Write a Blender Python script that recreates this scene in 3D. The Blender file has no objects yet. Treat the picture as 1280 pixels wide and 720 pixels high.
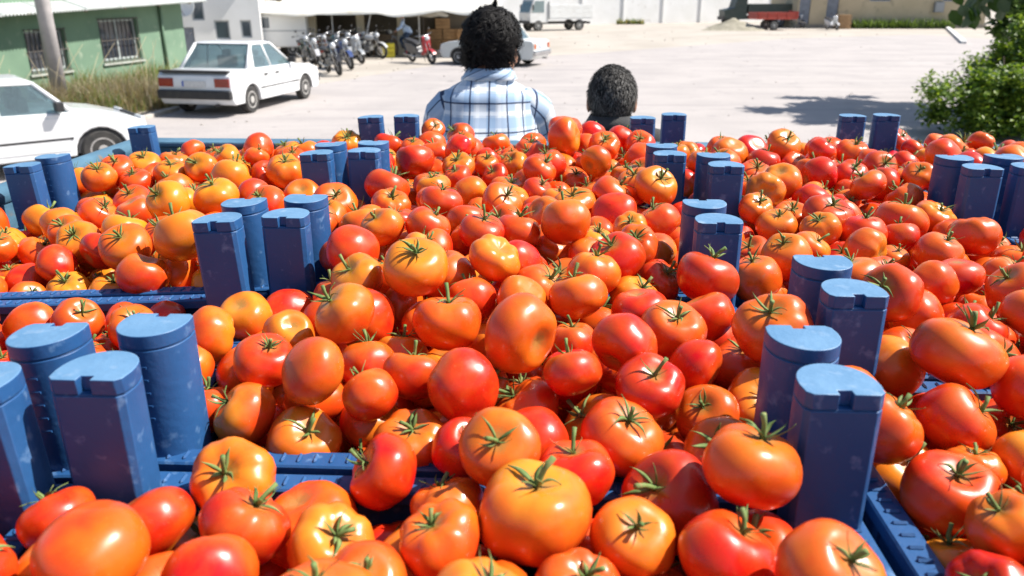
import bpy, math, random
import numpy as np
from mathutils import Vector, Matrix, noise
R = math.radians
rnd = random.Random(7)

# ------------------------------------------------------------------ camera, sky, sun, exposure
sc = bpy.context.scene
CAM_H, FPX, PITCH, YAW = 2.3, 988.0, R(20.25), R(2.7)
cd = bpy.data.cameras.new('camera')
cam = bpy.data.objects.new('camera', cd)
sc.collection.objects.link(cam)
cam.location = (0, 0, CAM_H)
cam.rotation_euler = (R(90) - PITCH, 0, 0)
cd.sensor_width = 36.0
cd.lens = 36.0 * FPX / 1280.0
cd.clip_start, cd.clip_end = 0.02, 2000
cd.dof.use_dof = True
cd.dof.focus_distance = 0.95
cd.dof.aperture_fstop = 9
sc.camera = cam

SUN_EL, SUN_BEYOND = R(50), R(7)
sd = Vector((math.cos(SUN_BEYOND) * math.cos(SUN_EL), math.sin(SUN_BEYOND) * math.cos(SUN_EL), math.sin(SUN_EL)))
world = bpy.data.worlds.new('World'); sc.world = world
world.use_nodes = True
wn = world.node_tree
bg = wn.nodes['Background']
sky = wn.nodes.new('ShaderNodeTexSky')
sky.sky_type = 'NISHITA'; sky.sun_disc = False
sky.sun_elevation = SUN_EL; sky.sun_rotation = math.atan2(sd.x, sd.y)
wn.links.new(sky.outputs[0], bg.inputs[0])
bg.inputs[1].default_value = 0.085
sl = bpy.data.lights.new('sun', 'SUN'); sl.energy = 5.0; sl.angle = R(0.53); sl.color = (1.0, 0.95, 0.88)
so = bpy.data.objects.new('sun', sl); sc.collection.objects.link(so)
so.rotation_euler = (-sd).to_track_quat('-Z', 'Y').to_euler()
so.location = (5, 3, 12)
sc.view_settings.view_transform = 'Standard'
sc.view_settings.look = 'None'
sc.view_settings.gamma = 1
sc.view_settings.exposure = 0.86

def at(px, py, z=0.0):
    """photo pixel (1280x720) -> point where its ray meets height z"""
    a, b = (px - 640) / FPX, (360 - py) / FPX
    fy = math.cos(PITCH) + b * math.sin(PITCH)
    uz = -math.sin(PITCH) + b * math.cos(PITCH)
    t = (z - CAM_H) / uz
    return Vector((a * t, fy * t, z))

def load(u, v, z=0.0):
    """load frame (across, along the trailer) -> world"""
    return Vector((u * math.cos(YAW) + v * math.sin(YAW), -u * math.sin(YAW) + v * math.cos(YAW), z))

# ------------------------------------------------------------------ materials
MATS = {}
def nd(nt, t, **kw):
    n = nt.nodes.new(t)
    for k, v in kw.items(): setattr(n, k, v)
    return n

def M(name, c1, c2=None, scale=6.0, rough=0.6, metal=0.0, bump=0.0, bscale=None, coat=0.0, detail=5, spec=0.5, contrast=(0.38, 0.66), c3=None, s3=40.0, t3=(0.6, 0.72), trans=0.0, alpha=1.0, seed=True):
    if name in MATS: return MATS[name]
    m = bpy.data.materials.new(name); m.use_nodes = True
    nt = m.node_tree; p = nt.nodes['Principled BSDF']
    p.inputs['Roughness'].default_value = rough
    p.inputs['Metallic'].default_value = metal
    p.inputs['Coat Weight'].default_value = coat
    p.inputs['Specular IOR Level'].default_value = spec
    p.inputs['Transmission Weight'].default_value = trans
    p.inputs['Base Color'].default_value = (*c1, 1)
    tc = nd(nt, 'ShaderNodeTexCoord'); vec = tc.outputs['Object']
    if seed:
        oi = nd(nt, 'ShaderNodeObjectInfo')
        mul = nd(nt, 'ShaderNodeMath', operation='MULTIPLY'); mul.inputs[1].default_value = 37.0
        nt.links.new(oi.outputs['Random'], mul.inputs[0])
        add = nd(nt, 'ShaderNodeVectorMath', operation='ADD')
        nt.links.new(vec, add.inputs[0]); nt.links.new(mul.outputs[0], add.inputs[1]); vec = add.outputs[0]
    def ramp_noise(sc_, lo, hi, det):
        nz = nd(nt, 'ShaderNodeTexNoise'); nz.inputs['Scale'].default_value = sc_; nz.inputs['Detail'].default_value = det
        nt.links.new(vec, nz.inputs['Vector'])
        mr = nd(nt, 'ShaderNodeMapRange'); mr.inputs[1].default_value = lo; mr.inputs[2].default_value = hi
        nt.links.new(nz.outputs['Fac'], mr.inputs[0])
        return mr.outputs[0]
    col = None
    if c2 is not None:
        mx = nd(nt, 'ShaderNodeMix', data_type='RGBA')
        mx.inputs[6].default_value = (*c1, 1); mx.inputs[7].default_value = (*c2, 1)
        nt.links.new(ramp_noise(scale, *contrast, detail), mx.inputs[0]); col = mx.outputs[2]
        if c3 is not None:
            m2 = nd(nt, 'ShaderNodeMix', data_type='RGBA'); m2.inputs[7].default_value = (*c3, 1)
            nt.links.new(col, m2.inputs[6]); nt.links.new(ramp_noise(s3, *t3, 6), m2.inputs[0]); col = m2.outputs[2]
        nt.links.new(col, p.inputs['Base Color'])
    if bump:
        nz = nd(nt, 'ShaderNodeTexNoise'); nz.inputs['Scale'].default_value = bscale or scale * 6; nz.inputs['Detail'].default_value = 4
        nt.links.new(vec, nz.inputs['Vector'])
        bp = nd(nt, 'ShaderNodeBump'); bp.inputs['Strength'].default_value = bump; bp.inputs['Distance'].default_value = 0.02
        nt.links.new(nz.outputs['Fac'], bp.inputs['Height']); nt.links.new(bp.outputs[0], p.inputs['Normal'])
    MATS[name] = m
    return m

def tomato_material(name, per_object):
    m = bpy.data.materials.new(name); m.use_nodes = True
    nt = m.node_tree; p = nt.nodes['Principled BSDF']
    tc = nd(nt, 'ShaderNodeTexCoord')
    if per_object:
        oi = nd(nt, 'ShaderNodeObjectInfo'); colr, alp = oi.outputs['Color'], oi.outputs['Alpha']; k = 1.0
        add = nd(nt, 'ShaderNodeVectorMath', operation='ADD')
        mul = nd(nt, 'ShaderNodeMath', operation='MULTIPLY'); mul.inputs[1].default_value = 50
        nt.links.new(oi.outputs['Random'], mul.inputs[0])
        nt.links.new(tc.outputs['Object'], add.inputs[0]); nt.links.new(mul.outputs[0], add.inputs[1]); vec = add.outputs[0]
    else:
        at_ = nd(nt, 'ShaderNodeAttribute', attribute_name='tcol'); colr, alp = at_.outputs['Color'], at_.outputs['Alpha']; k = 27.0
        vec = tc.outputs['Object']
    sh = nd(nt, 'ShaderNodeAttribute', attribute_name='sh')
    nz = nd(nt, 'ShaderNodeTexNoise'); nz.inputs['Scale'].default_value = 1.3 * k; nz.inputs['Detail'].default_value = 3
    nt.links.new(vec, nz.inputs['Vector'])
    # shoulder mask: near the stem (sh small), blotchy
    s1 = nd(nt, 'ShaderNodeMath', operation='MULTIPLY_ADD'); s1.inputs[1].default_value = 0.9; 
    nt.links.new(nz.outputs['Fac'], s1.inputs[0]); nt.links.new(sh.outputs['Fac'], s1.inputs[2])
    mr = nd(nt, 'ShaderNodeMapRange', interpolation_type='SMOOTHSTEP'); mr.inputs[1].default_value = 0.45; mr.inputs[2].default_value = 1.25
    mr.inputs[3].default_value = 1.0; mr.inputs[4].default_value = 0.0
    nt.links.new(s1.outputs[0], mr.inputs[0])
    fac = nd(nt, 'ShaderNodeMath', operation='MULTIPLY'); nt.links.new(mr.outputs[0], fac.inputs[0]); nt.links.new(alp, fac.inputs[1])
    mx = nd(nt, 'ShaderNodeMix', data_type='RGBA'); mx.inputs[7].default_value = (0.70, 0.235, 0.016, 1)
    nt.links.new(colr, mx.inputs[6]); nt.links.new(fac.outputs[0], mx.inputs[0])
    # patchy ripeness over the whole skin
    nb = nd(nt, 'ShaderNodeTexNoise'); nb.inputs['Scale'].default_value = 0.9 * k; nb.inputs['Detail'].default_value = 4; nb.inputs['Distortion'].default_value = 0.4
    nt.links.new(vec, nb.inputs['Vector'])
    hm = nd(nt, 'ShaderNodeMapRange'); hm.inputs[1].default_value = 0.3; hm.inputs[2].default_value = 0.7; hm.inputs[3].default_value = 0.494; hm.inputs[4].default_value = 0.512
    nt.links.new(nb.outputs['Fac'], hm.inputs[0])
    hs_ = nd(nt, 'ShaderNodeHueSaturation'); nt.links.new(hm.outputs[0], hs_.inputs['Hue']); nt.links.new(mx.outputs[2], hs_.inputs['Color'])
    # fine pale freckles
    nf = nd(nt, 'ShaderNodeTexNoise'); nf.inputs['Scale'].default_value = 24 * k; nf.inputs['Detail'].default_value = 2
    nt.links.new(vec, nf.inputs['Vector'])
    mf = nd(nt, 'ShaderNodeMapRange'); mf.inputs[1].default_value = 0.62; mf.inputs[2].default_value = 0.8; mf.inputs[4].default_value = 0.10
    nt.links.new(nf.outputs['Fac'], mf.inputs[0])
    m2 = nd(nt, 'ShaderNodeMix', data_type='RGBA'); m2.inputs[7].default_value = (0.85, 0.45, 0.12, 1)
    nt.links.new(hs_.outputs[0], m2.inputs[6]); nt.links.new(mf.outputs[0], m2.inputs[0])
    # corky brown ring and hairline cracks round the stem, scattered scars and dust
    ring_ = nd(nt, 'ShaderNodeMath', operation='MULTIPLY_ADD'); ring_.inputs[1].default_value = 0.11
    nt.links.new(nf.outputs['Fac'], ring_.inputs[0]); nt.links.new(sh.outputs['Fac'], ring_.inputs[2])
    mc = nd(nt, 'ShaderNodeMapRange'); mc.inputs[1].default_value = 0.09; mc.inputs[2].default_value = 0.17; mc.inputs[3].default_value = 0.75; mc.inputs[4].default_value = 0.0
    nt.links.new(ring_.outputs[0], mc.inputs[0])
    m3 = nd(nt, 'ShaderNodeMix', data_type='RGBA'); m3.inputs[7].default_value = (0.30, 0.19, 0.05, 1)
    nt.links.new(m2.outputs[2], m3.inputs[6]); nt.links.new(mc.outputs[0], m3.inputs[0])
    ns = nd(nt, 'ShaderNodeTexNoise'); ns.inputs['Scale'].default_value = 2.1 * k; ns.inputs['Detail'].default_value = 8; ns.inputs['Roughness'].default_value = 0.72
    sv = nd(nt, 'ShaderNodeMapping'); sv.inputs['Scale'].default_value = (1, 2.2, 0.8); sv.inputs['Location'].default_value = (7.3, 1.7, 4.1)
    nt.links.new(vec, sv.inputs['Vector']); nt.links.new(sv.outputs[0], ns.inputs['Vector'])
    ms = nd(nt, 'ShaderNodeMapRange'); ms.inputs[1].default_value = 0.66; ms.inputs[2].default_value = 0.74; ms.inputs[4].default_value = 0.55
    nt.links.new(ns.outputs['Fac'], ms.inputs[0])
    m4 = nd(nt, 'ShaderNodeMix', data_type='RGBA'); m4.inputs[7].default_value = (0.42, 0.24, 0.12, 1)
    nt.links.new(m3.outputs[2], m4.inputs[6]); nt.links.new(ms.outputs[0], m4.inputs[0])
    nt.links.new(m4.outputs[2], p.inputs['Base Color'])
    # dusty patches change the gloss
    ng = nd(nt, 'ShaderNodeTexNoise'); ng.inputs['Scale'].default_value = 2.5 * k; ng.inputs['Detail'].default_value = 5
    nt.links.new(vec, ng.inputs['Vector'])
    mg = nd(nt, 'ShaderNodeMapRange'); mg.inputs[1].default_value = 0.3; mg.inputs[2].default_value = 0.75
    mg.inputs[3].default_value = 0.21; mg.inputs[4].default_value = 0.44
    nt.links.new(ng.outputs['Fac'], mg.inputs[0]); nt.links.new(mg.outputs[0], p.inputs['Roughness'])
    p.inputs['Specular IOR Level'].default_value = 0.45
    p.inputs['Coat Weight'].default_value = 0.08; p.inputs['Coat Roughness'].default_value = 0.16
    bp = nd(nt, 'ShaderNodeBump'); bp.inputs['Strength'].default_value = 0.06; bp.inputs['Distance'].default_value = 0.002
    nt.links.new(ng.outputs['Fac'], bp.inputs['Height']); nt.links.new(bp.outputs[0], p.inputs['Normal'])
    return m

def glass(name, c, rough=0.06):
    return M(name, c, rough=rough, spec=0.8, seed=False)

# ------------------------------------------------------------------ mesh helpers
class MB:
    def __init__(s): s.v = []; s.f = []; s.mi = []; s.uv = None
    def add(s, verts, faces, mi=0):
        o = len(s.v); s.v += [tuple(v) for v in verts]
        s.f += [tuple(i + o for i in f) for f in faces]; s.mi += [mi] * len(faces); return s
    def box(s, x0, x1, y0, y1, z0, z1, mi=0, mat=None):
        vs = [Vector(p) for p in ((x0,y0,z0),(x1,y0,z0),(x1,y1,z0),(x0,y1,z0),(x0,y0,z1),(x1,y0,z1),(x1,y1,z1),(x0,y1,z1))]
        if mat: vs = [mat @ p for p in vs]
        return s.add(vs, [(0,3,2,1),(4,5,6,7),(0,1,5,4),(1,2,6,5),(2,3,7,6),(3,0,4,7)], mi)
    def tube(s, pts, rad, n=8, mi=0, cap=True):
        pts = [Vector(p) for p in pts]
        if not hasattr(rad, '__len__'): rad = [rad] * len(pts)
        up = None; rings = []
        for i, p in enumerate(pts):
            d = (pts[min(i+1, len(pts)-1)] - pts[max(i-1, 0)])
            if d.length < 1e-9: d = Vector((0,0,1))
            d.normalize()
            if up is None: up = d.orthogonal().normalized()
            up = (up - d * up.dot(d))
            if up.length < 1e-6: up = d.orthogonal()
            up.normalize(); w = d.cross(up)
            rings.append([p + (up * math.cos(2*math.pi*k/n) + w * math.sin(2*math.pi*k/n)) * rad[i] for k in range(n)])
        return s.loft(rings, mi, cap)
    def loft(s, rings, mi=0, cap=True, closed=True):
        n = len(rings[0]); vs = [p for r in rings for p in r]; fs = []
        for i in range(len(rings) - 1):
            for k in range(n if closed else n - 1):
                a, b = i*n + k, i*n + (k+1) % n
                fs.append((a, b, b + n, a + n))
        if cap and closed:
            fs.append(tuple(reversed(range(n)))); fs.append(tuple(range((len(rings)-1)*n, len(rings)*n)))
        return s.add(vs, fs, mi)
    def ball(s, c, r, nu=12, nv=8, mi=0):
        c = Vector(c); r = r if hasattr(r, '__len__') else (r, r, r)
        rings = []
        for j in range(1, nv):
            t = math.pi * j / nv
            rings.append([c + Vector((r[0]*math.sin(t)*math.cos(2*math.pi*k/nu), r[1]*math.sin(t)*math.sin(2*math.pi*k/nu), r[2]*math.cos(t))) for k in range(nu)])
        o = len(s.v); s.loft(list(reversed(rings)), mi, cap=False)
        top = len(s.v); s.v.append(tuple(c + Vector((0,0,r[2])))); s.v.append(tuple(c - Vector((0,0,r[2]))))
        L = o + (nv-2)*nu
        for k in range(nu):
            s.f.append((L + k, L + (k+1) % nu, top)); s.mi.append(mi)
            s.f.append((o + (k+1) % nu, o + k, top+1)); s.mi.append(mi)
        return s
    def prism(s, poly, y0, y1, mi=0, axis='y'):
        """extrude a 2-D outline: axis y -> (x,z) outline, axis z -> (x,y) outline, axis x -> (y,z)"""
        P = {'y': lambda a, b, h: (a, h, b), 'z': lambda a, b, h: (a, b, h), 'x': lambda a, b, h: (h, a, b)}[axis]
        n = len(poly)
        vs = [P(a, b, y0) for a, b in poly] + [P(a, b, y1) for a, b in poly]
        fs = [tuple(range(n)), tuple(reversed(range(n, 2*n)))] + [(i, n+i, n+(i+1) % n, (i+1) % n) for i in range(n)]
        return s.add(vs, fs, mi)
    def build(s, name, mats, parent=None, smooth=False, bevel=0, segs=2, recalc=True, ang=None):
        me = bpy.data.meshes.new(name); me.from_pydata(s.v, [], s.f)
        if not hasattr(mats, '__len__'): mats = [mats]
        for m in mats: me.materials.append(m)
        if len(mats) > 1: me.polygons.foreach_set('material_index', s.mi)
        if recalc:
            import bmesh
            b = bmesh.new(); b.from_mesh(me); bmesh.ops.recalc_face_normals(b, faces=b.faces); b.to_mesh(me); b.free()
        if smooth: me.polygons.foreach_set('use_smooth', [True] * len(me.polygons))
        if ang: 
            me.polygons.foreach_set('use_smooth', [True] * len(me.polygons)); me.set_sharp_from_angle(angle=R(ang))
        me.update()
        o = bpy.data.objects.new(name, me); sc.collection.objects.link(o)
        if parent: o.parent = parent
        if bevel:
            bm_ = o.modifiers.new('bevel', 'BEVEL'); bm_.width = bevel; bm_.segments = segs; bm_.limit_method = 'ANGLE'; bm_.angle_limit = R(35)
        return o

def tag(o, label=None, cat=None, group=None, kind=None):
    if label: o['label'] = label
    if cat: o['category'] = cat
    if group: o['group'] = group
    if kind: o['kind'] = kind
    return o
def thing(name, loc, rz, label, cat, group=None):
    o = bpy.data.objects.new(name, None); sc.collection.objects.link(o)
    o.empty_display_size = 0.1; o.location = loc; o.rotation_euler = (0, 0, rz)
    return tag(o, label, cat, group)
def copy_tree(o, parent=None):
    c = o.copy(); sc.collection.objects.link(c); c.parent = parent
    for ch in o.children: copy_tree(ch, c)
    return c
def setcol(o, m, slot=0):
    o.material_slots[slot].link = 'OBJECT'; o.material_slots[slot].material = m

# ------------------------------------------------------------------ the ground and the road
gm = M('pale_dirt', (0.41, 0.37, 0.32), (0.34, 0.305, 0.26), scale=0.35, rough=0.95, bump=0.5, bscale=14, c3=(0.30, 0.26, 0.20), s3=1.1, t3=(0.60, 0.78), seed=False)
rm = M('worn_concrete', (0.385, 0.352, 0.335), (0.335, 0.308, 0.295), scale=0.55, rough=0.9, bump=0.35, bscale=30, c3=(0.25, 0.235, 0.23), s3=1.6, t3=(0.60, 0.80), seed=False)
g = MB()
N = 24
xs = np.linspace(-1, 1, N); pts = []
for j in range(N):
    for i in range(N):
        x = 700 * math.copysign(abs(xs[i]) ** 2.2, xs[i]); y = 60 + 700 * math.copysign(abs(xs[j]) ** 2.2, xs[j])
        pts.append((x, y, 0))
g.add(pts, [(j*N+i, j*N+i+1, (j+1)*N+i+1, (j+1)*N+i) for j in range(N-1) for i in range(N-1)])
tag(g.build('ground', gm), 'pale dusty dirt ground of the market yard', None, None, 'structure')
g = MB()
poly = [(-30, -12), (40, -12), (34, 20), (30, 40), (26, 53), (16, 48), (4, 36), (-2, 31), (-5.4, 22.6), (-6.9, 18.4), (-7.6, 15.6), (-9.6, 11.2), (-13, 4)]
fine = []
for i, p in enumerate(poly):                       # ragged worn edge
    q = poly[(i + 1) % len(poly)]
    n_ = max(2, int(math.dist(p, q) / 0.35))
    for k in range(n_):
        a = Vector(p).lerp(Vector(q), k / n_); w = noise.noise(Vector((a.x*0.9, a.y*0.9, 3))) * 0.28
        fine.append((a.x + w, a.y + w))
g.add([(x, y, 0.006) for x, y in fine], [tuple(range(len(fine)))])
tag(g.build('road', rm), 'pale sun bleached concrete road surface', None, None, 'structure')
# tyre-swept streaks and oil stains are part of the worn surface
nt = rm.node_tree; p_b = nt.nodes['Principled BSDF']; src = p_b.inputs['Base Color'].links[0].from_socket
tc_ = nd(nt, 'ShaderNodeTexCoord'); mp_ = nd(nt, 'ShaderNodeMapping'); mp_.inputs['Rotation'].default_value = (0, 0, R(-28)); mp_.inputs['Scale'].default_value = (0.10, 1.6, 1)
nt.links.new(tc_.outputs['Object'], mp_.inputs['Vector'])
for sc_, lo, hi, k_, col_, st_ in ((1.0, .52, .68, .55, (.27, .25, .245), True), (1.3, .66, .74, .6, (.13, .12, .115), False), (22.0, .60, .70, .45, (.20, .19, .18), False)):
    nz_ = nd(nt, 'ShaderNodeTexNoise'); nz_.inputs['Scale'].default_value = sc_; nz_.inputs['Detail'].default_value = 6
    nt.links.new(mp_.outputs[0] if st_ else tc_.outputs['Object'], nz_.inputs['Vector'])
    mr_ = nd(nt, 'ShaderNodeMapRange'); mr_.inputs[1].default_value = lo; mr_.inputs[2].default_value = hi; mr_.inputs[4].default_value = k_
    nt.links.new(nz_.outputs['Fac'], mr_.inputs[0])
    mx_ = nd(nt, 'ShaderNodeMix', data_type='RGBA'); mx_.inputs[7].default_value = (*col_, 1)
    nt.links.new(src, mx_.inputs[6]); nt.links.new(mr_.outputs[0], mx_.inputs[0]); src = mx_.outputs[2]
nt.links.new(src, p_b.inputs['Base Color'])
# loose stones on the yard
q = random.Random(19); st_ = MB()
for _ in range(260):
    x, y = q.uniform(-9, 24), 13 + 45*q.random()**1.5; r_ = q.uniform(.008, .028) * (1 + (y > 30)*.5)
    st_.ball((x, y, r_*.3 + .004), (r_*q.uniform(.8, 1.4), r_, r_*.6), 6, 4)
tag(st_.build('loose_stones', M('yard_stone', (.36, .33, .29), (.22, .20, .18), scale=9, rough=.95)), 'small loose stones scattered over the yard and road', 'stones', None, 'stuff')
# low kerb along the weedy verge
kb = MB(); a, b = at(120, 166), at(226, 137)
d = (b - a).normalized()
L_ = (b - a).length
root = thing('kerb', (a.x, a.y, 0), math.atan2(d.y, d.x), 'low pale stone kerb between the weedy verge and the road', 'kerb')
nk = int(L_ / 0.5)
km = M('kerb_stone', (0.45, 0.42, 0.38), (0.33, 0.31, 0.28), scale=5, rough=0.9, bump=0.3)
for k in range(nk):
    MB().box(k*0.5 + 0.006, k*0.5 + 0.494, -0.06, 0.06, 0, 0.09 + rnd.uniform(-0.012, 0.012)).build('kerbstone', km, root, bevel=0.012)
a, b = at(1166, 19), at(1206, 56); d = (b - a).normalized(); L_ = (b - a).length
root = thing('kerb', (a.x, a.y, 0), math.atan2(d.y, d.x), 'long white kerb line running from the beige building towards the leafy tree', 'kerb')
for k in range(int(L_ / 1.5)):
    MB().box(k*1.5 + 0.01, k*1.5 + 1.49, -0.13, 0.13, 0, 0.14).build('kerbstone', M('white_kerb', (0.75, 0.74, 0.70), (0.6, 0.58, 0.55), scale=2, rough=0.9), root, bevel=0.02)

# ------------------------------------------------------------------ trailer under the crates
RIM_Z, DECK_Z, POST_Z = 1.955, 1.845, 2.06
trailer_blue = M('trailer_paint', (0.055, 0.13, 0.20), (0.09, 0.19, 0.27), scale=7, rough=0.5, bump=0.15, c3=(0.22, 0.15, 0.10), s3=22, t3=(0.64, 0.72))
dark_steel = M('dark_steel', (0.05, 0.05, 0.055), (0.08, 0.07, 0.06), scale=9, rough=0.6, metal=0.3)
tyre_m = M('tyre_rubber', (0.022, 0.022, 0.022), (0.05, 0.046, 0.042), scale=8, rough=0.85)
tr = thing('farm_trailer', (0, 0, 0), -YAW, 'blue high sided farm trailer carrying the crates of tomatoes', 'trailer')
U0, U1, V0, V1 = -0.945, 1.175, -0.2, 1.835
MB().box(U0 + 0.02, U1 - 0.02, V0, V1 - 0.02, DECK_Z - 0.09, DECK_Z - 0.035).build('deck', M('deck_planks', (0.2, 0.15, 0.1), (0.13, 0.1, 0.07), scale=6, rough=0.9), tr)
for bu_ in (-0.30, -0.06, 0.18, 0.30, 0.46, 0.62, 0.76, 0.92, 1.08):
    MB().box(bu_ - 0.03, bu_ + 0.03, V0, V1 - 0.03, DECK_Z - 0.0345, DECK_Z - 0.0005).build('batten', M('deck_planks', (0.2, 0.15, 0.1)), tr)
def board(name, x0, x1, y0, y1, z0, z1, ribs, along):
    b = MB().box(x0, x1, y0, y1, z0, z1)
    o = b.build(name, trailer_blue, tr, bevel=0.004)
    rb = MB()
    n = ribs
    for k in range(n):
        t = (k + 0.5) / n
        if along == 'x': rb.box(x0 + (x1-x0)*t - 0.025, x0 + (x1-x0)*t + 0.025, y1, y1 + 0.03, z0, z1 - 0.05)
        else:
            s = -1 if x0 < 0 else 1
            xx = x0 if s < 0 else x1
            rb.box(min(xx, xx + s*0.03), max(xx, xx + s*0.03), y0 + (y1-y0)*t - 0.025, y0 + (y1-y0)*t + 0.025, z0, z1 - 0.05)
    rb.build('stiffener', trailer_blue, o, bevel=0.003)
    return o
board('headboard', U0, U1, V1 - 0.03, V1, 1.1, 1.972, 5, 'x')
board('side_board', U0 - 0.03, U0, V0, V1, 1.1, 1.965, 4, 'y')
board('side_board', U1, U1 + 0.03, V0, V1, 1.1, 1.965, 4, 'y')
MB().box(U0 - 0.036, U1 + 0.036, V1 - 0.045, V1 + 0.012, 1.9725, 1.985).build('top_rail', trailer_blue, tr, bevel=0.004)
MB().tube([(U0 - 0.015, V0, 1.972), (U0 - 0.015, V1 - 0.04, 1.972)], 0.02, 10).build('top_rail', trailer_blue, tr, smooth=True)
MB().tube([(U1 + 0.015, V0, 1.972), (U1 + 0.015, V1 - 0.04, 1.972)], 0.02, 10).build('top_rail', trailer_blue, tr, smooth=True)
MB().box(U0 + 0.2, U0 + 0.32, V0, V1 - 0.05, 0.95, 1.1).box(U1 - 0.32, U1 - 0.2, V0, V1 - 0.05, 0.95, 1.1).box(U0, U1, V0, V1 - 0.04, 1.1, 1.14).build('chassis', dark_steel, tr)
MB().tube([((U0+U1)/2, V1 - 0.2, 1.0), ((U0+U1)/2 - 0.1, V1 + 0.55, 0.55)], 0.05, 8).build('drawbar', dark_steel, tr)

def wheel(parent, c, rad, w, axis=0, rimc=(0.55, 0.55, 0.56), name='wheel', hub=0.6):
    """wheel lathe about local X (axis 0) or Y (axis 1); wheel > rim"""
    def ring(r, h, n=24):
        if axis == 0: return [Vector((c[0] + h, c[1] + r*math.cos(2*math.pi*k/n), c[2] + r*math.sin(2*math.pi*k/n))) for k in range(n)]
        return [Vector((c[0] + r*math.cos(2*math.pi*k/n), c[1] + h, c[2] + r*math.sin(2*math.pi*k/n))) for k in range(n)]
    hw = w/2; b = MB()
    b.loft([ring(rad*hub, -hw*0.9), ring(rad*0.9, -hw), ring(rad*0.98, -hw*0.8), ring(rad, -hw*0.5), ring(rad, hw*0.5), ring(rad*0.98, hw*0.8), ring(rad*0.9, hw), ring(rad*hub, hw*0.9)], cap=True)
    t = b.build(name, tyre_m, parent, ang=40)
    rm_ = M('rim_%.2f_%.2f_%.2f' % rimc, rimc, tuple(x*0.75 for x in rimc), scale=14, rough=0.45, metal=0.2)
    r = MB()
    for s in (-1, 1):
        r.loft([ring(rad*hub*0.99, s*hw*0.88), ring(rad*hub*0.99, s*hw*0.94), ring(rad*hub*0.88, s*hw*0.94), ring(rad*hub*0.8, s*hw*0.6), ring(rad*hub*0.45, s*hw*0.62), ring(rad*hub*0.38, s*hw*0.98), ring(rad*hub*0.12, s*hw*1.02)])
    r.build('rim', rm_, t, ang=40)
    return t
for u in (U0 + 0.1, U1 - 0.1): wheel(tr, (u, 0.6, 0.48), 0.48, 0.24, 0, (0.5, 0.1, 0.05))

# ------------------------------------------------------------------ crates
blue = M('crate_plastic', (0.016, 0.072, 0.200), (0.024, 0.094, 0.240), scale=9, rough=0.46, spec=0.35, bump=0.05, bscale=120, c3=(0.14, 0.25, 0.42), s3=75, t3=(0.60, 0.82), contrast=(0.35, 0.7))
sunlit_tint = M('sunlit_tint_plastic', (0.085, 0.195, 0.335), (0.12, 0.24, 0.385), scale=22, rough=0.5, bump=0.08, bscale=150, c3=(0.24, 0.34, 0.46), s3=60, t3=(0.58, 0.80))  # paler copy of the crate blue, sunlight on the post tops put into the colour
POST_W, POST_D = 0.0268, 0.0262
def post_profile(flat_sign, grow=0.0, notch=False):
    w, d_ = POST_W + grow, POST_D + grow
    pts = []
    # flat side at y = flat_sign * d, round side opposite, softly cornered
    yf = flat_sign * d_ * 0.8
    pts.append((w * 0.80, yf))
    if notch: pts += [(0.0046, yf), (0.0046, yf - flat_sign*0.0065), (-0.0046, yf - flat_sign*0.0065), (-0.0046, yf)]
    pts.append((-w * 0.80, yf)); pts.append((-w * 0.95, yf - flat_sign*0.004))
    n = 22
    for k in range(n + 1):
        a = math.pi * k / n
        pts.append((-w * math.cos(a), yf - flat_sign*(0.014 + (d_*1.8 - 0.014) * math.sin(a) ** 0.85)))
    pts.append((w * 0.95, yf - flat_sign*0.004))
    return pts
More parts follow.
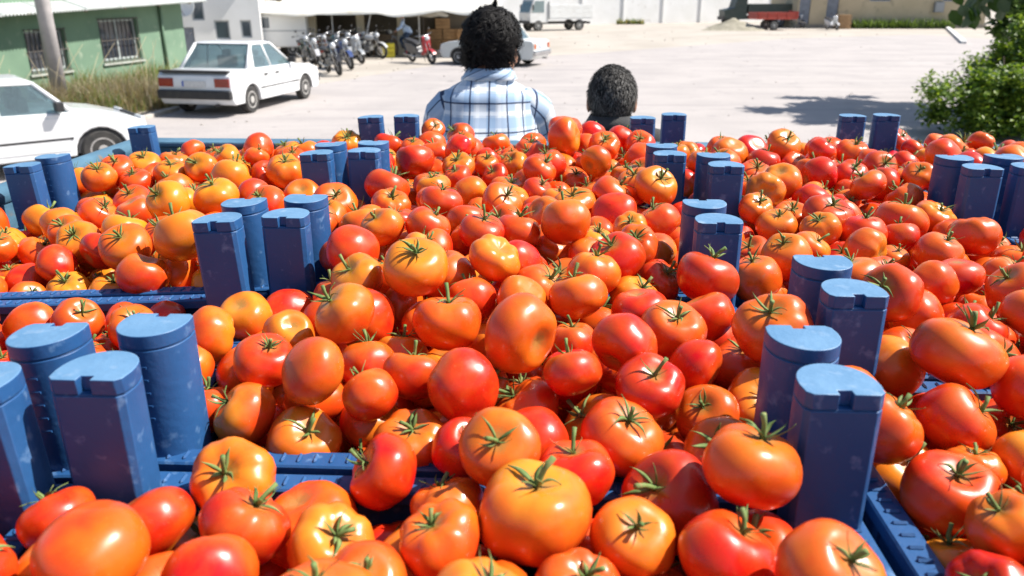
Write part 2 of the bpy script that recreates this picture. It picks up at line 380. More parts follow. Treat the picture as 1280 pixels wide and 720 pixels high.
def make_crate(name, pu, pv, label, swap=False):
    """pu, pv: half the spacing of the corner posts"""
    root = thing(name, (0, 0, 0), 0, label, 'crate', 'blue crates loaded on the trailer')
    a, b = pu + 0.0305, pv + 0.0330
    H = RIM_Z - DECK_Z
    fl = MB()
    for k in range(9):
        y = -b + 0.02 + (2*b - 0.04) * k / 8
        fl.box(-a + 0.014, a - 0.014, y - 0.013, y + 0.013, 0.001, 0.007)
    for k in range(7):
        x = -a + 0.03 + (2*a - 0.06) * k / 6
        fl.box(x - 0.006, x + 0.006, -b + 0.014, b - 0.014, 0.0072, 0.010)
    fl.build('floor_grid', blue, root)
    def panel(x0, x1, y0, y1, n, along):
        p = MB()
        for z0, z1 in ((0.0, 0.018), (0.030, 0.050), (0.062, H - 0.013)): p.box(x0, x1, y0, y1, z0, z1)
        for k in range(n + 1):
            t = k / n
            if along == 'x': p.box(x0 + (x1-x0-0.008)*t, x0 + (x1-x0-0.008)*t + 0.008, y0 - 0.002, y1 + 0.002, 0.001, H - 0.0135)
            else: p.box(x0 - 0.002, x1 + 0.002, y0 + (y1-y0-0.008)*t, y0 + (y1-y0-0.008)*t + 0.008, 0.001, H - 0.0135)
        p.build('side_panel', blue, root)
    panel(-a + 0.012, a - 0.012, -b + 0.006, -b + 0.011, 12, 'x'); panel(-a + 0.012, a - 0.012, b - 0.011, b - 0.006, 12, 'x')
    panel(-a + 0.006, -a + 0.011, -b + 0.012, b - 0.012, 8, 'y'); panel(a - 0.011, a - 0.006, -b + 0.012, b - 0.012, 8, 'y')
    rb = MB(); z0, z1 = H - 0.012, H
    rb.box(-a, a, -b, -b + 0.022, z0, z1).box(-a, a, b - 0.022, b, z0, z1)
    rb.box(-a, -a + 0.022, -b + 0.0222, b - 0.0222, z0, z1).box(a - 0.022, a, -b + 0.0222, b - 0.0222, z0, z1)
    n = int(2*a / 0.013)
    for k in range(1, n):
        x = -a + 2*a*k/n
        for y in (-b + 0.005, b - 0.017): rb.box(x - 0.0016, x + 0.0016, y, y + 0.012, z1 - 0.001, z1 + 0.0022)
    n = int(2*b / 0.013)
    for k in range(1, n):
        y = -b + 2*b*k/n
        for x in (-a + 0.005, a - 0.017): rb.box(x, x + 0.012, y - 0.0016, y + 0.0016, z1 - 0.001, z1 + 0.0022)
    rb.build('rim', blue, root, bevel=0.0015, segs=1)
    PH = POST_Z - DECK_Z
    for sx in (-1, 1):
        for sy in (-1, 1):
            q = MB(); fs = -sy
            q.prism([(x + sx*pu, y + sy*pv) for x, y in post_profile(fs)], 0.0, PH - 0.0125, axis='z')
            q.prism([(x + sx*pu, y + sy*pv) for x, y in post_profile(fs, -0.0006)], PH - 0.0126, PH - 0.0112, axis='z')
            q.prism([(x + sx*pu, y + sy*pv) for x, y in post_profile(fs, 0.0, True)], PH - 0.0113, PH, axis='z')
            q.mi[-(len(post_profile(fs, 0.0, True)) + 1)] = 1       # top face only: sun glare painted in as a paler blue
            po = q.build('corner_post', [blue, sunlit_tint], root, bevel=0.0013, segs=2, ang=28)
            # moulded depth marks on the rounded face
            mk = MB()
            yr = sy*pv - fs*0.0 + sy*(POST_D*1.0 + 0.0006)
            for k in range(5):
                z = PH - 0.026 - 0.011*k
                mk.box(sx*pu - 0.004, sx*pu + 0.004, min(yr - sy*0.004, yr), max(yr - sy*0.004, yr), z - 0.0008, z + 0.0008)
            mk.build('moulded_mark', blue, po)
    return root

ORD = ['first', 'second', 'third', 'fourth']
ROWS = {
  'left':   dict(u=-0.6215, pu=0.2515, pv=0.1675, vs=[1.525, 1.112, 0.702, 0.292], ph='beside the white cars'),
  'mid':    dict(u=-0.0565, pu=0.2515, pv=0.1675, vs=[1.540, 1.133, 0.724, 0.314], ph='behind the plaid shirt'),
  'right':  dict(u=0.458, pu=0.190, pv=0.2370, vs=[1.522, 0.974, 0.427], ph='behind the dark jacket'),
  'far':    dict(u=0.918, pu=0.190, pv=0.2370, vs=[1.535, 0.985, 0.438], ph='beside the leafy bush'),
}
SLOPE = 0.050                                   # the outer row sags a little towards the side board
CRATES = []; protos = {}
for key, r in ROWS.items():
    for i, v in enumerate(r['vs']):
        lab = 'blue plastic crate heaped with tomatoes, %s from the headboard, %s' % (ORD[i], r['ph'])
        pk = (r['pu'], r['pv'])
        if pk not in protos: c = protos[pk] = make_crate('tomato_crate', r['pu'], r['pv'], lab)
        else: c = copy_tree(protos[pk]); c['label'] = lab
        c.location = load(r['u'], v, DECK_Z)
        c.rotation_euler = (0, 0, -YAW + R(rnd.uniform(-0.5, 0.5)))
        if key == 'left':
            c.rotation_euler = (0, -math.atan(SLOPE), -YAW)
            c.location.z = DECK_Z - SLOPE * (-0.37 - r['u'])
        CRATES.append(dict(key=key, i=i, u=r['u'], v=v, pu=r['pu'], pv=r['pv'], phrase='%s crate from headboard %s' % (ORD[i], r['ph'])))

# ------------------------------------------------------------------ heap the tomatoes: spheres settled into the crates
rs = np.random.RandomState(11)
P, RAD, CID = [], [], []
for ci, c in enumerate(CRATES):
    small = (c['key'] == 'left' and c['i'] == 2)
    n = 172 if small else {'left': 160, 'mid': 184, 'right': 169, 'far': 165}[c['key']]
    if c['i'] == 0: n += 20
    if c['key'] == 'mid' and c['i'] == 3: n = 170
    for k in range(n):
        r = rs.uniform(0.0215, 0.0290) if small else float(np.clip(rs.normal(0.0290, 0.0036), 0.0210, 0.0375))
        P.append((c['u'] + rs.uniform(-1, 1)*(c['pu'] - 0.02), c['v'] + rs.uniform(-1, 1)*(c['pv'] - 0.015), DECK_Z + 0.045 + 0.32*k/n))
        RAD.append(r); CID.append(ci)
P = np.array(P); RAD = np.array(RAD); CID = np.array(CID); NT = len(P)
cu = np.array([c['u'] for c in CRATES])[CID]; cv = np.array([c['v'] for c in CRATES])[CID]
ha = np.array([c['pu'] + 0.0305 for c in CRATES])[CID]; hb = np.array([c['pv'] + 0.033 for c in CRATES])[CID]
posts = np.array([(c['u'] + sx*c['pu'], c['v'] + sy*c['pv']) for c in CRATES for sx in (-1, 1) for sy in (-1, 1)])
pairs = None
def find_pairs():
    out = []
    order = np.argsort(P[:, 1]); Y = P[order, 1]
    for a in range(NT):
        j = np.searchsorted(Y, Y[a] + 0.1, side='right')
        if j > a + 1:
            idx = order[a+1:j]; i = order[a]
            dd = P[idx] - P[i]; lim = RAD[idx] + RAD[i] + 0.012
            out.append(np.stack([np.full((dd**2).sum(1).shape, i), idx], 1)[(dd**2).sum(1) < lim**2])
    return np.concatenate(out)
def relax(g_):
    global P
    P[:, 2] -= g_
    for _ in range(3):
        i, j = pairs[:, 0], pairs[:, 1]
        d = P[j] - P[i]; L = np.sqrt((d**2).sum(1)) + 1e-9
        pen = np.maximum(0, RAD[i] + RAD[j] - L)
        corr = d / L[:, None] * (pen * 0.5)[:, None]
        acc = np.zeros_like(P); cnt = np.zeros(NT)
        hit = (pen > 0).astype(float)
        np.add.at(acc, i, -corr); np.add.at(acc, j, corr)
        np.add.at(cnt, i, hit); np.add.at(cnt, j, hit)
        P += acc / np.maximum(1, cnt * 0.45)[:, None]
        # crate walls below the rim, a little freedom above it
        t = np.clip((P[:, 2] - RIM_Z + 0.005) / 0.03, 0, 1)
        bu = (ha - 0.013 - RAD) * (1 - t) + (ha + 0.008 - 0.40*RAD) * t
        bv = (hb - 0.013 - RAD) * (1 - t) + (hb + 0.012 - 0.0*RAD) * t
        P[:, 0] = np.clip(P[:, 0], cu - bu, cu + bu); P[:, 1] = np.clip(P[:, 1], cv - bv, cv + bv)
        P[:, 2] = np.maximum(P[:, 2], DECK_Z + 0.012 + RAD)
        dp = P[:, None, :2] - posts[None]
        L = np.sqrt((dp**2).sum(2)) + 1e-9
        pen = np.maximum(0, RAD[:, None] + 0.031 - L) * (P[:, 2] < POST_Z + 0.01)[:, None]
        P[:, :2] += (dp / L[..., None] * pen[..., None]).sum(1)
for it in range(230):
    if it % 6 == 0: pairs = find_pairs()
    relax(0.0030 if it < 170 else 0.0010)
for it in range(30):
    if it % 10 == 0: pairs = find_pairs()
    relax(0.0)
W3 = []
for k in range(NT):
    z = P[k, 2]
    if CRATES[CID[k]]['key'] == 'left': z += SLOPE * (P[k, 0] + 0.37)
    W3.append(load(P[k, 0], P[k, 1], z))
# which ones show largest: coarse depth buffer
BW, BH = 640, 360
zb = np.full((BH, BW), 1e9); ib = np.full((BH, BW), -1)
yy, xx = np.mgrid[0:BH, 0:BW]
for k, w in enumerate(W3):
    dz = w.z - CAM_H
    zc = w.y*math.cos(PITCH) - dz*math.sin(PITCH); yc = w.y*math.sin(PITCH) + dz*math.cos(PITCH)
    if zc < 0.1: continue
    px, py, rr = (640 + FPX*w.x/zc)/2, (360 - FPX*yc/zc)/2, FPX*RAD[k]/zc/2
    x0, x1, y0, y1 = int(max(0, px-rr)), int(min(BW, px+rr+1)), int(max(0, py-rr)), int(min(BH, py+rr+1))
    if x0 >= x1 or y0 >= y1: continue
    d2 = ((xx[y0:y1, x0:x1]-px)**2 + (yy[y0:y1, x0:x1]-py)**2) / rr**2
    dep = zc - RAD[k]*np.sqrt(np.maximum(0, 1-d2))
    mk = (d2 < 1) & (dep < zb[y0:y1, x0:x1])
    zb[y0:y1, x0:x1][mk] = dep[mk]; ib[y0:y1, x0:x1][mk] = k
vis = np.bincount(ib[ib >= 0], minlength=NT)
rank = np.argsort(-vis)
SINGLE = set(int(k) for k in rank[:300])

# fruit shapes (unit radius, stem up) with a stem-to-tip attribute
FSH = {}
def fruit_mesh(seed, nu, nv):
    q = random.Random(seed)
    flat = q.uniform(0.72, 0.90); lob = q.choice([3, 4, 5, 5, 6, 7]); amp = q.choice([0.015, 0.03, 0.06, 0.10, 0.14]); dim = q.uniform(0.14, 0.30)
    ph = q.uniform(0, 6.28); ell = q.uniform(-0.05, 0.05); asym = q.uniform(-0.07, 0.07)
    vs, sh = [], []
    for j in range(nv + 1):
        t = math.pi * j / nv
        for i in range(nu):
            f = 2*math.pi*i/nu
            top = max(0, math.cos(t))
            rr = math.sin(t) ** 0.92 * (1 + amp * (0.35 + 0.9*top) * (abs(math.sin(lob*f/2 + ph + 0.5*math.sin(f + ph))) ** 0.7 - 0.6) + ell*math.cos(2*f) + asym*math.cos(f + ph)*0.6)
            z = flat * (math.copysign(abs(math.cos(t)) ** 0.92, math.cos(t)))
            z -= dim * math.exp(-(math.sin(t)/0.38) ** 2) * (1 if t < 1.57 else 0.14)
            z -= amp * 1.6 * (0.6 - abs(math.sin(lob*f/2 + ph))) * top * math.sin(t) * 0.5
            n_ = noise.noise(Vector((math.cos(f)*rr*1.4 + seed*3.1, math.sin(f)*rr*1.4, z*1.4))) * 0.085
            vs.append((rr*math.cos(f)*(1+n_), rr*math.sin(f)*(1+n_), z*(1+n_))); sh.append(j/nv)
    FSH[seed - 1] = (amp, flat)
    m_ = max(math.hypot(x, y) for x, y, z in vs); vs = [(x/m_, y/m_, z/m_) for x, y, z in vs]
    fs = [(j*nu+i, (j+1)*nu+i, (j+1)*nu+(i+1) % nu, j*nu+(i+1) % nu) for j in range(nv) for i in range(nu)]
    stem_z = vs[0][2]
    return vs, fs, sh, stem_z
def calyx_mesh(seed, z0):
    q = random.Random(seed*17 + 3); b = MB()
    n = q.choice([4, 5, 5, 6, 6, 7, 8]); a0 = q.uniform(0, 6.28)
    for k in range(n):
        a = a0 + 2*math.pi*k/n + q.uniform(-0.25, 0.25); L = q.uniform(0.24, 0.66); w = q.uniform(0.038, 0.075)
        curl = q.uniform(-0.15, 1.35); tw = q.uniform(-1.5, 1.5); bend = q.uniform(-0.9, 0.9)
        dirv = Vector((math.cos(a), math.sin(a), 0)); side = Vector((-math.sin(a), math.cos(a), 0))
        rows = []; m_ = 6
        for j in range(m_ + 1):
            t = j/m_
            c = dirv * (0.05 + L*t*(1 - 0.28*curl*t)) + side * (bend*t*t*0.28) + Vector((0, 0, z0 + 0.05 + 0.16*math.sin(min(t*2.2, 1.57)) + curl*0.45*t*t*L - (0.10*t*t if curl < 0.2 else 0)))
            ww = w * (0.55 + 1.1*t) if t < 0.35 else w * (0.94*(1-t)/0.65 + 0.05)
            tilt = tw * t
            s_ = side * math.cos(tilt) + Vector((0, 0, 1)) * math.sin(tilt)
            rows.append([c - s_*ww, c + Vector((0, 0, -0.018)), c + s_*ww, c + Vector((0, 0, 0.012))])
        b.loft(rows)
    bx, by = q.uniform(-0.16, 0.16), q.uniform(-0.16, 0.16); h = q.uniform(0.22, 0.5)
    b.tube([(0, 0, z0 - 0.02), (bx*0.2, by*0.2, z0 + 0.12), (bx*0.7, by*0.7, z0 + 0.12 + h*0.5), (bx*1.5, by*1.5, z0 + 0.12 + h)], [0.075, 0.052, 0.048, 0.06], 7)
    return b
mt_obj, mt_stuff = tomato_material('tomato_skin', True), tomato_material('tomato_skin_heap', False)
cal_m = M('calyx_green', (0.085, 0.150, 0.030), (0.18, 0.24, 0.07), scale=3, rough=0.75, c3=(0.26, 0.20, 0.08), s3=7, t3=(0.60, 0.72))
NVAR = 14
FR = [fruit_mesh(s + 1, 30, 20) for s in range(NVAR)]
FRL = [fruit_mesh(s + 1, 16, 10) for s in range(NVAR)]
fr_me, ca_me = [], []
for s in range(NVAR):
    vs, fs, sh, z0 = FR[s]
    me = bpy.data.meshes.new('fruit'); me.from_pydata(vs, [], fs); me.materials.append(mt_obj)
    at_ = me.attributes.new('sh', 'FLOAT', 'POINT'); at_.data.foreach_set('value', sh)
    me.polygons.foreach_set('use_smooth', [True]*len(me.polygons)); me.update(); fr_me.append(me)
    for k in range(3):
        b = calyx_mesh(s*3 + k + 1, z0); me = bpy.data.meshes.new('calyx'); me.from_pydata(b.v, [], b.f); me.materials.append(cal_m)
        me.polygons.foreach_set('use_smooth', [True]*len(me.polygons)); me.update(); ca_me.append((me, b))
COLS = {'deep red': (0.54, 0.010, 0.004), 'bright red': (0.64, 0.024, 0.005), 'orange red': (0.68, 0.056, 0.006), 'golden orange': (0.70, 0.15, 0.008)}
hv, hf, hsh, hcol, hmi = [], [], [], [], []
def tomato_look(k):
    q = random.Random(k*7919 + 5)
    u = q.random(); c = CRATES[CID[k]]
    bias = 0.16 if c['key'] == 'left' and c['i'] < 2 else (-0.12 if c['key'] == 'right' else -0.05)
    if c['key'] == 'left' and c['i'] == 2: bias = -0.45
    u += bias
    cn = 'deep red' if u < 0.10 else 'bright red' if u < 0.52 else 'orange red' if u < 0.94 else 'golden orange'
    j = [q.uniform(0.88, 1.1) for _ in range(3)]
    col = [min(1, a*b_) for a, b_ in zip(COLS[cn], j)]
    shoulder = {'deep red': q.uniform(0, .3), 'bright red': q.uniform(0.0, .55), 'orange red': q.uniform(.15, .95), 'golden orange': q.uniform(.55, 1)}[cn]
    up = q.random()
    axis = Vector((q.gauss(0, 0.45), q.gauss(-0.14, 0.45), 1.0)) if up < 0.83 else Vector((q.gauss(0, 1), q.gauss(0, 1), q.uniform(-1.0, 0.15)))
    has = up < 0.83 and q.random() < 0.90
    return q, cn, col, shoulder, axis.normalized(), has
PLACES = []
for k in range(NT):
    q, cn, col, shd, ax, has = tomato_look(k)
    s = q.randrange(NVAR); Rr = RAD[k] / 0.955
    rot = ax.to_track_quat('Z', 'Y').to_matrix() @ Matrix.Rotation(q.uniform(0, 6.28), 3, 'Z')
    mw = Matrix.Translation(W3[k]) @ rot.to_4x4() @ Matrix.Diagonal((Rr, Rr, Rr, 1))
    ci = s*3 + q.randrange(3)
    if k in SINGLE:
        st = 'green calyx up' if has else 'no calyx showing'
        size = 'large ' if RAD[k] > 0.0325 else 'small ' if RAD[k] < 0.0265 else ''
        rib = 'ribbed ' if FSH[s][0] > 0.045 else 'squat ' if FSH[s][1] < 0.82 else ''
        lab = '%s%s%s tomato, %s, %s' % (size, rib, cn, st, CRATES[CID[k]]['phrase'])
        fo = bpy.data.objects.new('fruit' if has else 'tomato', fr_me[s]); sc.collection.objects.link(fo)
        fo.color = (*col, shd)
        if has:
            e = bpy.data.objects.new('tomato', None); sc.collection.objects.link(e); e.empty_display_size = 0.02
            e.matrix_world = mw; fo.parent = e
            co = bpy.data.objects.new('calyx', ca_me[ci][0]); sc.collection.objects.link(co); co.parent = e
        else: e = fo; e.matrix_world = mw
        tag(e, lab, 'tomato', 'ripe tomatoes heaped in the blue crates')
    else:
        low = vis[k] < 25
        vs, fs, sh, z0 = FRL[s] if low else FR[s]
        o = len(hv); hv += [tuple(mw @ Vector(v)) for v in vs]; hf += [tuple(i+o for i in f) for f in fs]; hmi += [0]*len(fs)
        hsh += sh; hcol += [(*col, shd)]*len(vs)
        if has and vis[k] > 3:
            b = ca_me[ci][1]; o = len(hv); hv += [tuple(mw @ Vector(v)) for v in b.v]; hf += [tuple(i+o for i in f) for f in b.f]; hmi += [1]*len(b.f)
            hsh += [0.0]*len(b.v); hcol += [(0, 0, 0, 0)]*len(b.v)
me = bpy.data.meshes.new('tomato_heap'); me.from_pydata(hv, [], hf); me.materials.append(mt_stuff); me.materials.append(cal_m)
me.polygons.foreach_set('material_index', hmi); me.polygons.foreach_set('use_smooth', [True]*len(hf))
a_ = me.attributes.new('sh', 'FLOAT', 'POINT'); a_.data.foreach_set('value', hsh)
a_ = me.attributes.new('tcol', 'FLOAT_COLOR', 'POINT'); a_.data.foreach_set('color', np.array(hcol, dtype=np.float32).ravel())
me.update()
ho = bpy.data.objects.new('tomato_heap', me); sc.collection.objects.link(ho)
tag(ho, 'the smaller showing tomatoes filling all the blue crates', 'tomatoes', None, 'stuff')

#@@BACKGROUND@@
# ------------------------------------------------------------------ people
def ring(c, w, d, ax=(1,0,0), ay=(0,1,0), n=28, p=2.3):
    c, ax, ay = Vector(c), Vector(ax).normalized(), Vector(ay).normalized(); out = []
    for k in range(n):
        a = 2*math.pi*k/n; ca, sa = math.cos(a), math.sin(a)
        out.append(c + ax * (w * math.copysign(abs(ca)**(2/p), ca)) + ay * (d * math.copysign(abs(sa)**(2/p), sa)))
    return out
def limb(b, pts, rads, n=12): b.tube(pts, rads, n)

def hand(b, wrist, dirv, palm_dn, s=1.0, side=1):
    """a palm with four bent fingers and a thumb"""
    d = Vector(dirv).normalized(); dn = Vector(palm_dn); dn = (dn - d*dn.dot(d)).normalized(); l = d.cross(dn) * side
    w = Vector(wrist)
    rings = []
    for t, ww, th in ((0, .026, .02), (.035, .036, .019), (.075, .042, .017), (.095, .040, .014)):
        rings.append(ring(w + d*t*s, ww*s, th*s, l, dn, 12))
    b.loft(rings)
    for k, (off, L) in enumerate(((-.030, .066), (-.010, .076), (.010, .071), (.029, .055))):
        p0 = w + d*.085*s + l*off*s; r = .0085*s
        p1 = p0 + d*L*.45*s + dn*.006*s; p2 = p1 + (d*.7 + dn*.7)*L*.33*s; p3 = p2 + (d*.1 + dn)*L*.26*s
        b.tube([p0, p1, p2, p3], [r*1.08, r, r*.92, r*.75], 8)
    p0 = w + d*.025*s - l*.032*s; p1 = p0 + (d*.6 - l*.7 + dn*.3).normalized()*.04*s; p2 = p1 + (d*.9 - l*.1 + dn*.4).normalized()*.035*s
    b.tube([p0, p1, p2], [.013*s, .011*s, .008*s], 8)

def person(label, J, skin, shirt_mat, trouser_mat, hair_mat, hair_kind, head_yaw=0, head_pitch=0, hs=1.0, detail=True, group=None):
    base = J['base']; root = thing('person', base, 0, label, 'person', group)
    B = Vector(base); g_ = lambda k: Vector(J[k]) - B
    hd, nk, ch, pv = g_('head'), g_('neck'), g_('chest'), g_('pelvis')
    b = MB()
    spine = (nk - pv)
    bw = .80*J.get('torso_w', 1.0); bx_ = (g_('sho_r') - g_('sho_l')).normalized()
    b.loft([ring(pv + Vector((0, 0, -.10)), .13, .10), ring(pv, .155*bw, .115*bw), ring(pv.lerp(ch, .5), .145*bw, .105*bw), ring(ch, .155*bw, .105*bw, bx_), ring(ch.lerp(nk, .5), .135*bw, .080*bw, bx_), ring(ch.lerp(nk, .82), .085*bw, .066*bw, bx_), ring(nk, .058, .056), ring(nk.lerp(hd, .35), .055, .058), ring(hd + Vector((0, .0, -.04)), .055, .06)])
    for s in ('l', 'r'):
        S, E_, W = g_('sho_'+s), g_('elb_'+s), g_('wri_'+s)
        b.tube([S.lerp(ch, .45), S.lerp(E_, .14), S.lerp(E_, .4), E_, E_.lerp(W, .35), W], [.032, .042, .044, .039, .039, .026], 12)
        hand(b, W - (W - E_).normalized()*.008, W - E_, (0, 0.2, -1), 1.0, 1 if s == 'l' else -1)
        H_, K, A = g_('hip_'+s), g_('kne_'+s), g_('ank_'+s)
        b.tube([H_, H_.lerp(K, .5), K, K.lerp(A, .35), A], [.09, .075, .055, .055, .036], 12)
    # head: skull, jaw, brow, nose, lips, ears
    Rz = Matrix.Rotation(head_yaw, 3, 'Z') @ Matrix.Rotation(head_pitch, 3, 'X')
    hv0 = len(b.v)
    def HB(c, r, nu=20, nv=14):
        o = len(b.v); b.ball((0, 0, 0), [x*hs for x in r], nu, nv)
        for i in range(o, len(b.v)): b.v[i] = tuple(hd + Rz @ (Vector(b.v[i]) + Vector(c)*hs))
    HB((0, -.005, .025), (.076, .094, .090)); HB((0, .030, -.045), (.060, .064, .068)); HB((0, .058, -.082), (.034, .032, .026))
    HB((0, .090, -.015), (.014, .022, .012), 10, 8); HB((0, .082, .008), (.010, .014, .026), 10, 8)
    HB((0, .078, .040), (.056, .016, .014), 12, 8); HB((0, .084, -.053), (.024, .012, .010), 12, 8)
    for s in (-1, 1):
        HB((s*.080, .0, -.002), (.010, .020, .032), 10, 8); HB((s*.045, .062, -.018), (.022, .022, .022), 10, 8)
    body = b.build('body', skin, root, smooth=True)
    rm_ = body.modifiers.new('remesh', 'REMESH'); rm_.mode = 'VOXEL'; rm_.voxel_size = 0.006 if detail else 0.012; rm_.use_smooth_shade = True
    sm_ = body.modifiers.new('smooth', 'SMOOTH'); sm_.factor = .5; sm_.iterations = 3
    if detail:
        for s in (-1, 1):
            c = hd + Rz @ (Vector((s*.032, .074, .012))*hs)
            MB().ball(c, .0125*hs, 12, 8).ball(c + Rz @ Vector((0, .0085, 0)), .0058*hs, 10, 6, 1).build('eye', [M('eye_white', (.75, .72, .68), rough=.25), M('eye_iris', (.04, .02, .012), rough=.2)], root, smooth=True)
    # shirt: torso loft and two sleeves, in cloth measure
    t = MB(); uv = []
    def cloth(rings, u0, seed, amp=.013, vdir=1):
        n = len(rings[0]); o = len(t.v); rr = []
        vacc = 0
        for j, r_ in enumerate(rings):
            c = sum(r_, Vector()) / n
            if j: vacc += (c - pc).length
            pc = c; uacc = 0; row = []
            for k, p_ in enumerate(r_):
                nn = (p_ - c); q = p_*7 + Vector((seed, 0, 0))
                fold = noise.noise(q) * amp + .006*math.sin(p_.x*38 + p_.z*46 + 5*noise.noise(p_*9)) * max(0, noise.noise(p_*6 + Vector((4, 4, seed)))) + noise.noise(Vector((p_.x*16 + p_.z*7, p_.y*12, p_.z*5 + seed))) * amp*.75
                row.append(p_ + nn.normalized() * fold)
                uv.append((u0 + uperim(r_, k) - uperim(r_, (3*n)//4), vacc))
            rr.append(row)
        t.loft(rr, cap=False)
    def uperim(r_, k): return sum((r_[i+1] - r_[i]).length for i in range(k))
    def dense(stations, n=44):
        out = []
        for i in range(len(stations) - 1):
            (c0, w0, d0, a0, e0), (c1, w1, d1, a1, e1) = stations[i], stations[i+1]
            m_ = max(2, int((c1 - c0).length / .014))
            for k in range(m_):
                f = k/m_
                out.append(ring(c0.lerp(c1, f), w0 + (w1-w0)*f, d0 + (d1-d0)*f, a0.lerp(a1, f), e0.lerp(e1, f), n, 2.25))
        c1, w1, d1, a1, e1 = stations[-1]; out.append(ring(c1, w1, d1, a1, e1, n, 2.25)); return out
    X, Y = Vector((1, 0, 0)), Vector((0, 1, 0))
    slr = (g_('sho_r') - g_('sho_l')); sx = slr.normalized(); hw = slr.length/2
    tw = J.get('torso_w', 1.0)
    low = pv + Vector((0, 0, -.06))
    cs = nk.lerp(ch, .42)
    cloth(dense([(low, .180*tw, .135*tw, X, Y), (pv, .182*tw, .14*tw, X, Y), (pv.lerp(ch, .5), .176*tw, .138*tw, X, Y), (ch, .185*tw, .14*tw, sx, Y),
                 (cs, hw*1.12, .125*tw, sx, Y), (cs.lerp(nk, .35), hw*1.10, .112, sx, Y), (cs.lerp(nk, .62), hw*.84, .098, sx, Y), (cs.lerp(nk, .84), hw*.60, .085, sx, Y), (nk, .084, .074, X, Y), (nk + Vector((0, .006, .018)), .066, .064, X, Y)]), 0, 3)
    for s in ('l', 'r'):
        S, E_, W = g_('sho_'+s), g_('elb_'+s), g_('wri_'+s)
        end = E_.lerp(W, J.get('sleeve', .85))
        pts = [S.lerp(cs, .55) + Vector((0, 0, -.03)), S.lerp(cs, .18) + Vector((0, 0, -.012)), S.lerp(E_, .12), S.lerp(E_, .40), S.lerp(E_, .75), E_, E_.lerp(end, .5), end]; rad = [.048, .062, .062, .060, .056, .052, .048, .043]
        st = []
        for i, p_ in enumerate(pts):
            d = (pts[min(i+1, len(pts)-1)] - pts[max(0, i-1)]).normalized()
            ax = Y.cross(d) if abs(d.y) < .9 else X.copy(); ax = (ax - d*ax.dot(d)).normalized(); st.append((p_, rad[i], rad[i], ax, d.cross(ax)))
        cloth(dense(st, 28), .013, 9 if s == 'l' else 14, .008)
    col = MB()
    cr = [ring(nk + Vector((0, .004, .006)), .070, .068, n=30), ring(nk + Vector((0, .004, .030)), .064, .063, n=30), ring(nk + Vector((0, .002, .031)), .068, .067, n=30), ring(nk + Vector((0, -.002, -.004)), .088, .084, n=30)]
    o = len(t.v)
    vc = 0
    for r_ in cr:
        for k in range(30): uv.append((uperim(r_, k), vc))
        vc += .035
    t.loft(cr, cap=False)
    so_ = t.build('shirt', shirt_mat, root, smooth=True)
    ul = so_.data.uv_layers.new(name='cloth')
    for lp in so_.data.loops: ul.data[lp.index].uv = uv[lp.vertex_index]
    so_.modifiers.new('solid', 'SOLIDIFY').thickness = .002
    # trousers and shoes
    q = MB()
    q.loft([ring(pv + Vector((0, 0, -.14)), .15, .12), ring(pv + Vector((0, 0, -.06)), .172, .13), ring(pv + Vector((0, 0, .03)), .165, .125)])
    for s in ('l', 'r'):
        H_, K, A = g_('hip_'+s), g_('kne_'+s), g_('ank_'+s)
        q.tube([H_, H_.lerp(K, .5), K, K.lerp(A, .4), A], [.098, .086, .07, .066, .056], 14)
    tr_ = q.build('trousers', trouser_mat, root, smooth=True)
    r2 = tr_.modifiers.new('remesh', 'REMESH'); r2.mode = 'VOXEL'; r2.voxel_size = .012; r2.use_smooth_shade = True
    for s in ('l', 'r'):
        A = g_('ank_'+s)
        MB().loft([ring(A + Vector((0, y, z)), w, h, X, Vector((0, 0, 1)), 14) for y, z, w, h in ((-.075, -.045, .025, .03), (-.05, -.035, .036, .045), (.02, -.035, .040, .045), (.10, -.05, .045, .03), (.165, -.055, .038, .022), (.19, -.06, .015, .012))]).build('shoe', M('shoe_leather', (.03, .025, .02), (.05, .04, .03), rough=.5), root, smooth=True)
    # hair: a lumpy cap and many short locks that break the outline
    q = random.Random(5); h = MB(); nu, nv = 48, 30; idx = {}
    curly = hair_kind == 'curly'
    thick = .017 if curly else .007
    def hairline(d):    # which directions carry hair (head frame: +y is the face)
        front = .35 + .45*max(0, d.z)
        if d.y > front + (.30 if d.z > .55 else 0): return False
        return d.z > (-.74 if d.y < -.25 else -.74 + (d.y + .25)*1.05)
    def surf(d):
        r_ = Vector((.077*d.x, .096*d.y, .092*d.z)); return r_ + Vector((0, -.006, .026))
    dirs = []
    for j in range(1, nv):
        th = math.pi*j/nv
        for i in range(nu):
            f = 2*math.pi*i/nu; d = Vector((math.sin(th)*math.cos(f), math.sin(th)*math.sin(f), math.cos(th)))
            if d.z < -.8 or not hairline(d): continue
            k_ = thick * (.75 + .55*max(0, d.z)) * (1 + .55*noise.noise(d*5.5) + .3*noise.noise(d*13))
            idx[(j, i)] = len(h.v); h.v.append(tuple(hd + Rz @ ((surf(d) + d*k_)*hs))); dirs.append((d, k_))
    for (j, i) in list(idx):
        a = [(j, i), (j+1, i), (j+1, (i+1) % nu), (j, (i+1) % nu)]
        if all(x in idx for x in a): h.f.append(tuple(idx[x] for x in a)); h.mi.append(0)
    if (1, 0) in idx:
        h.f.append(tuple(idx[(1, i)] for i in range(nu))); h.mi.append(0)
    nl = (5200 if curly else 5200) if detail else 300
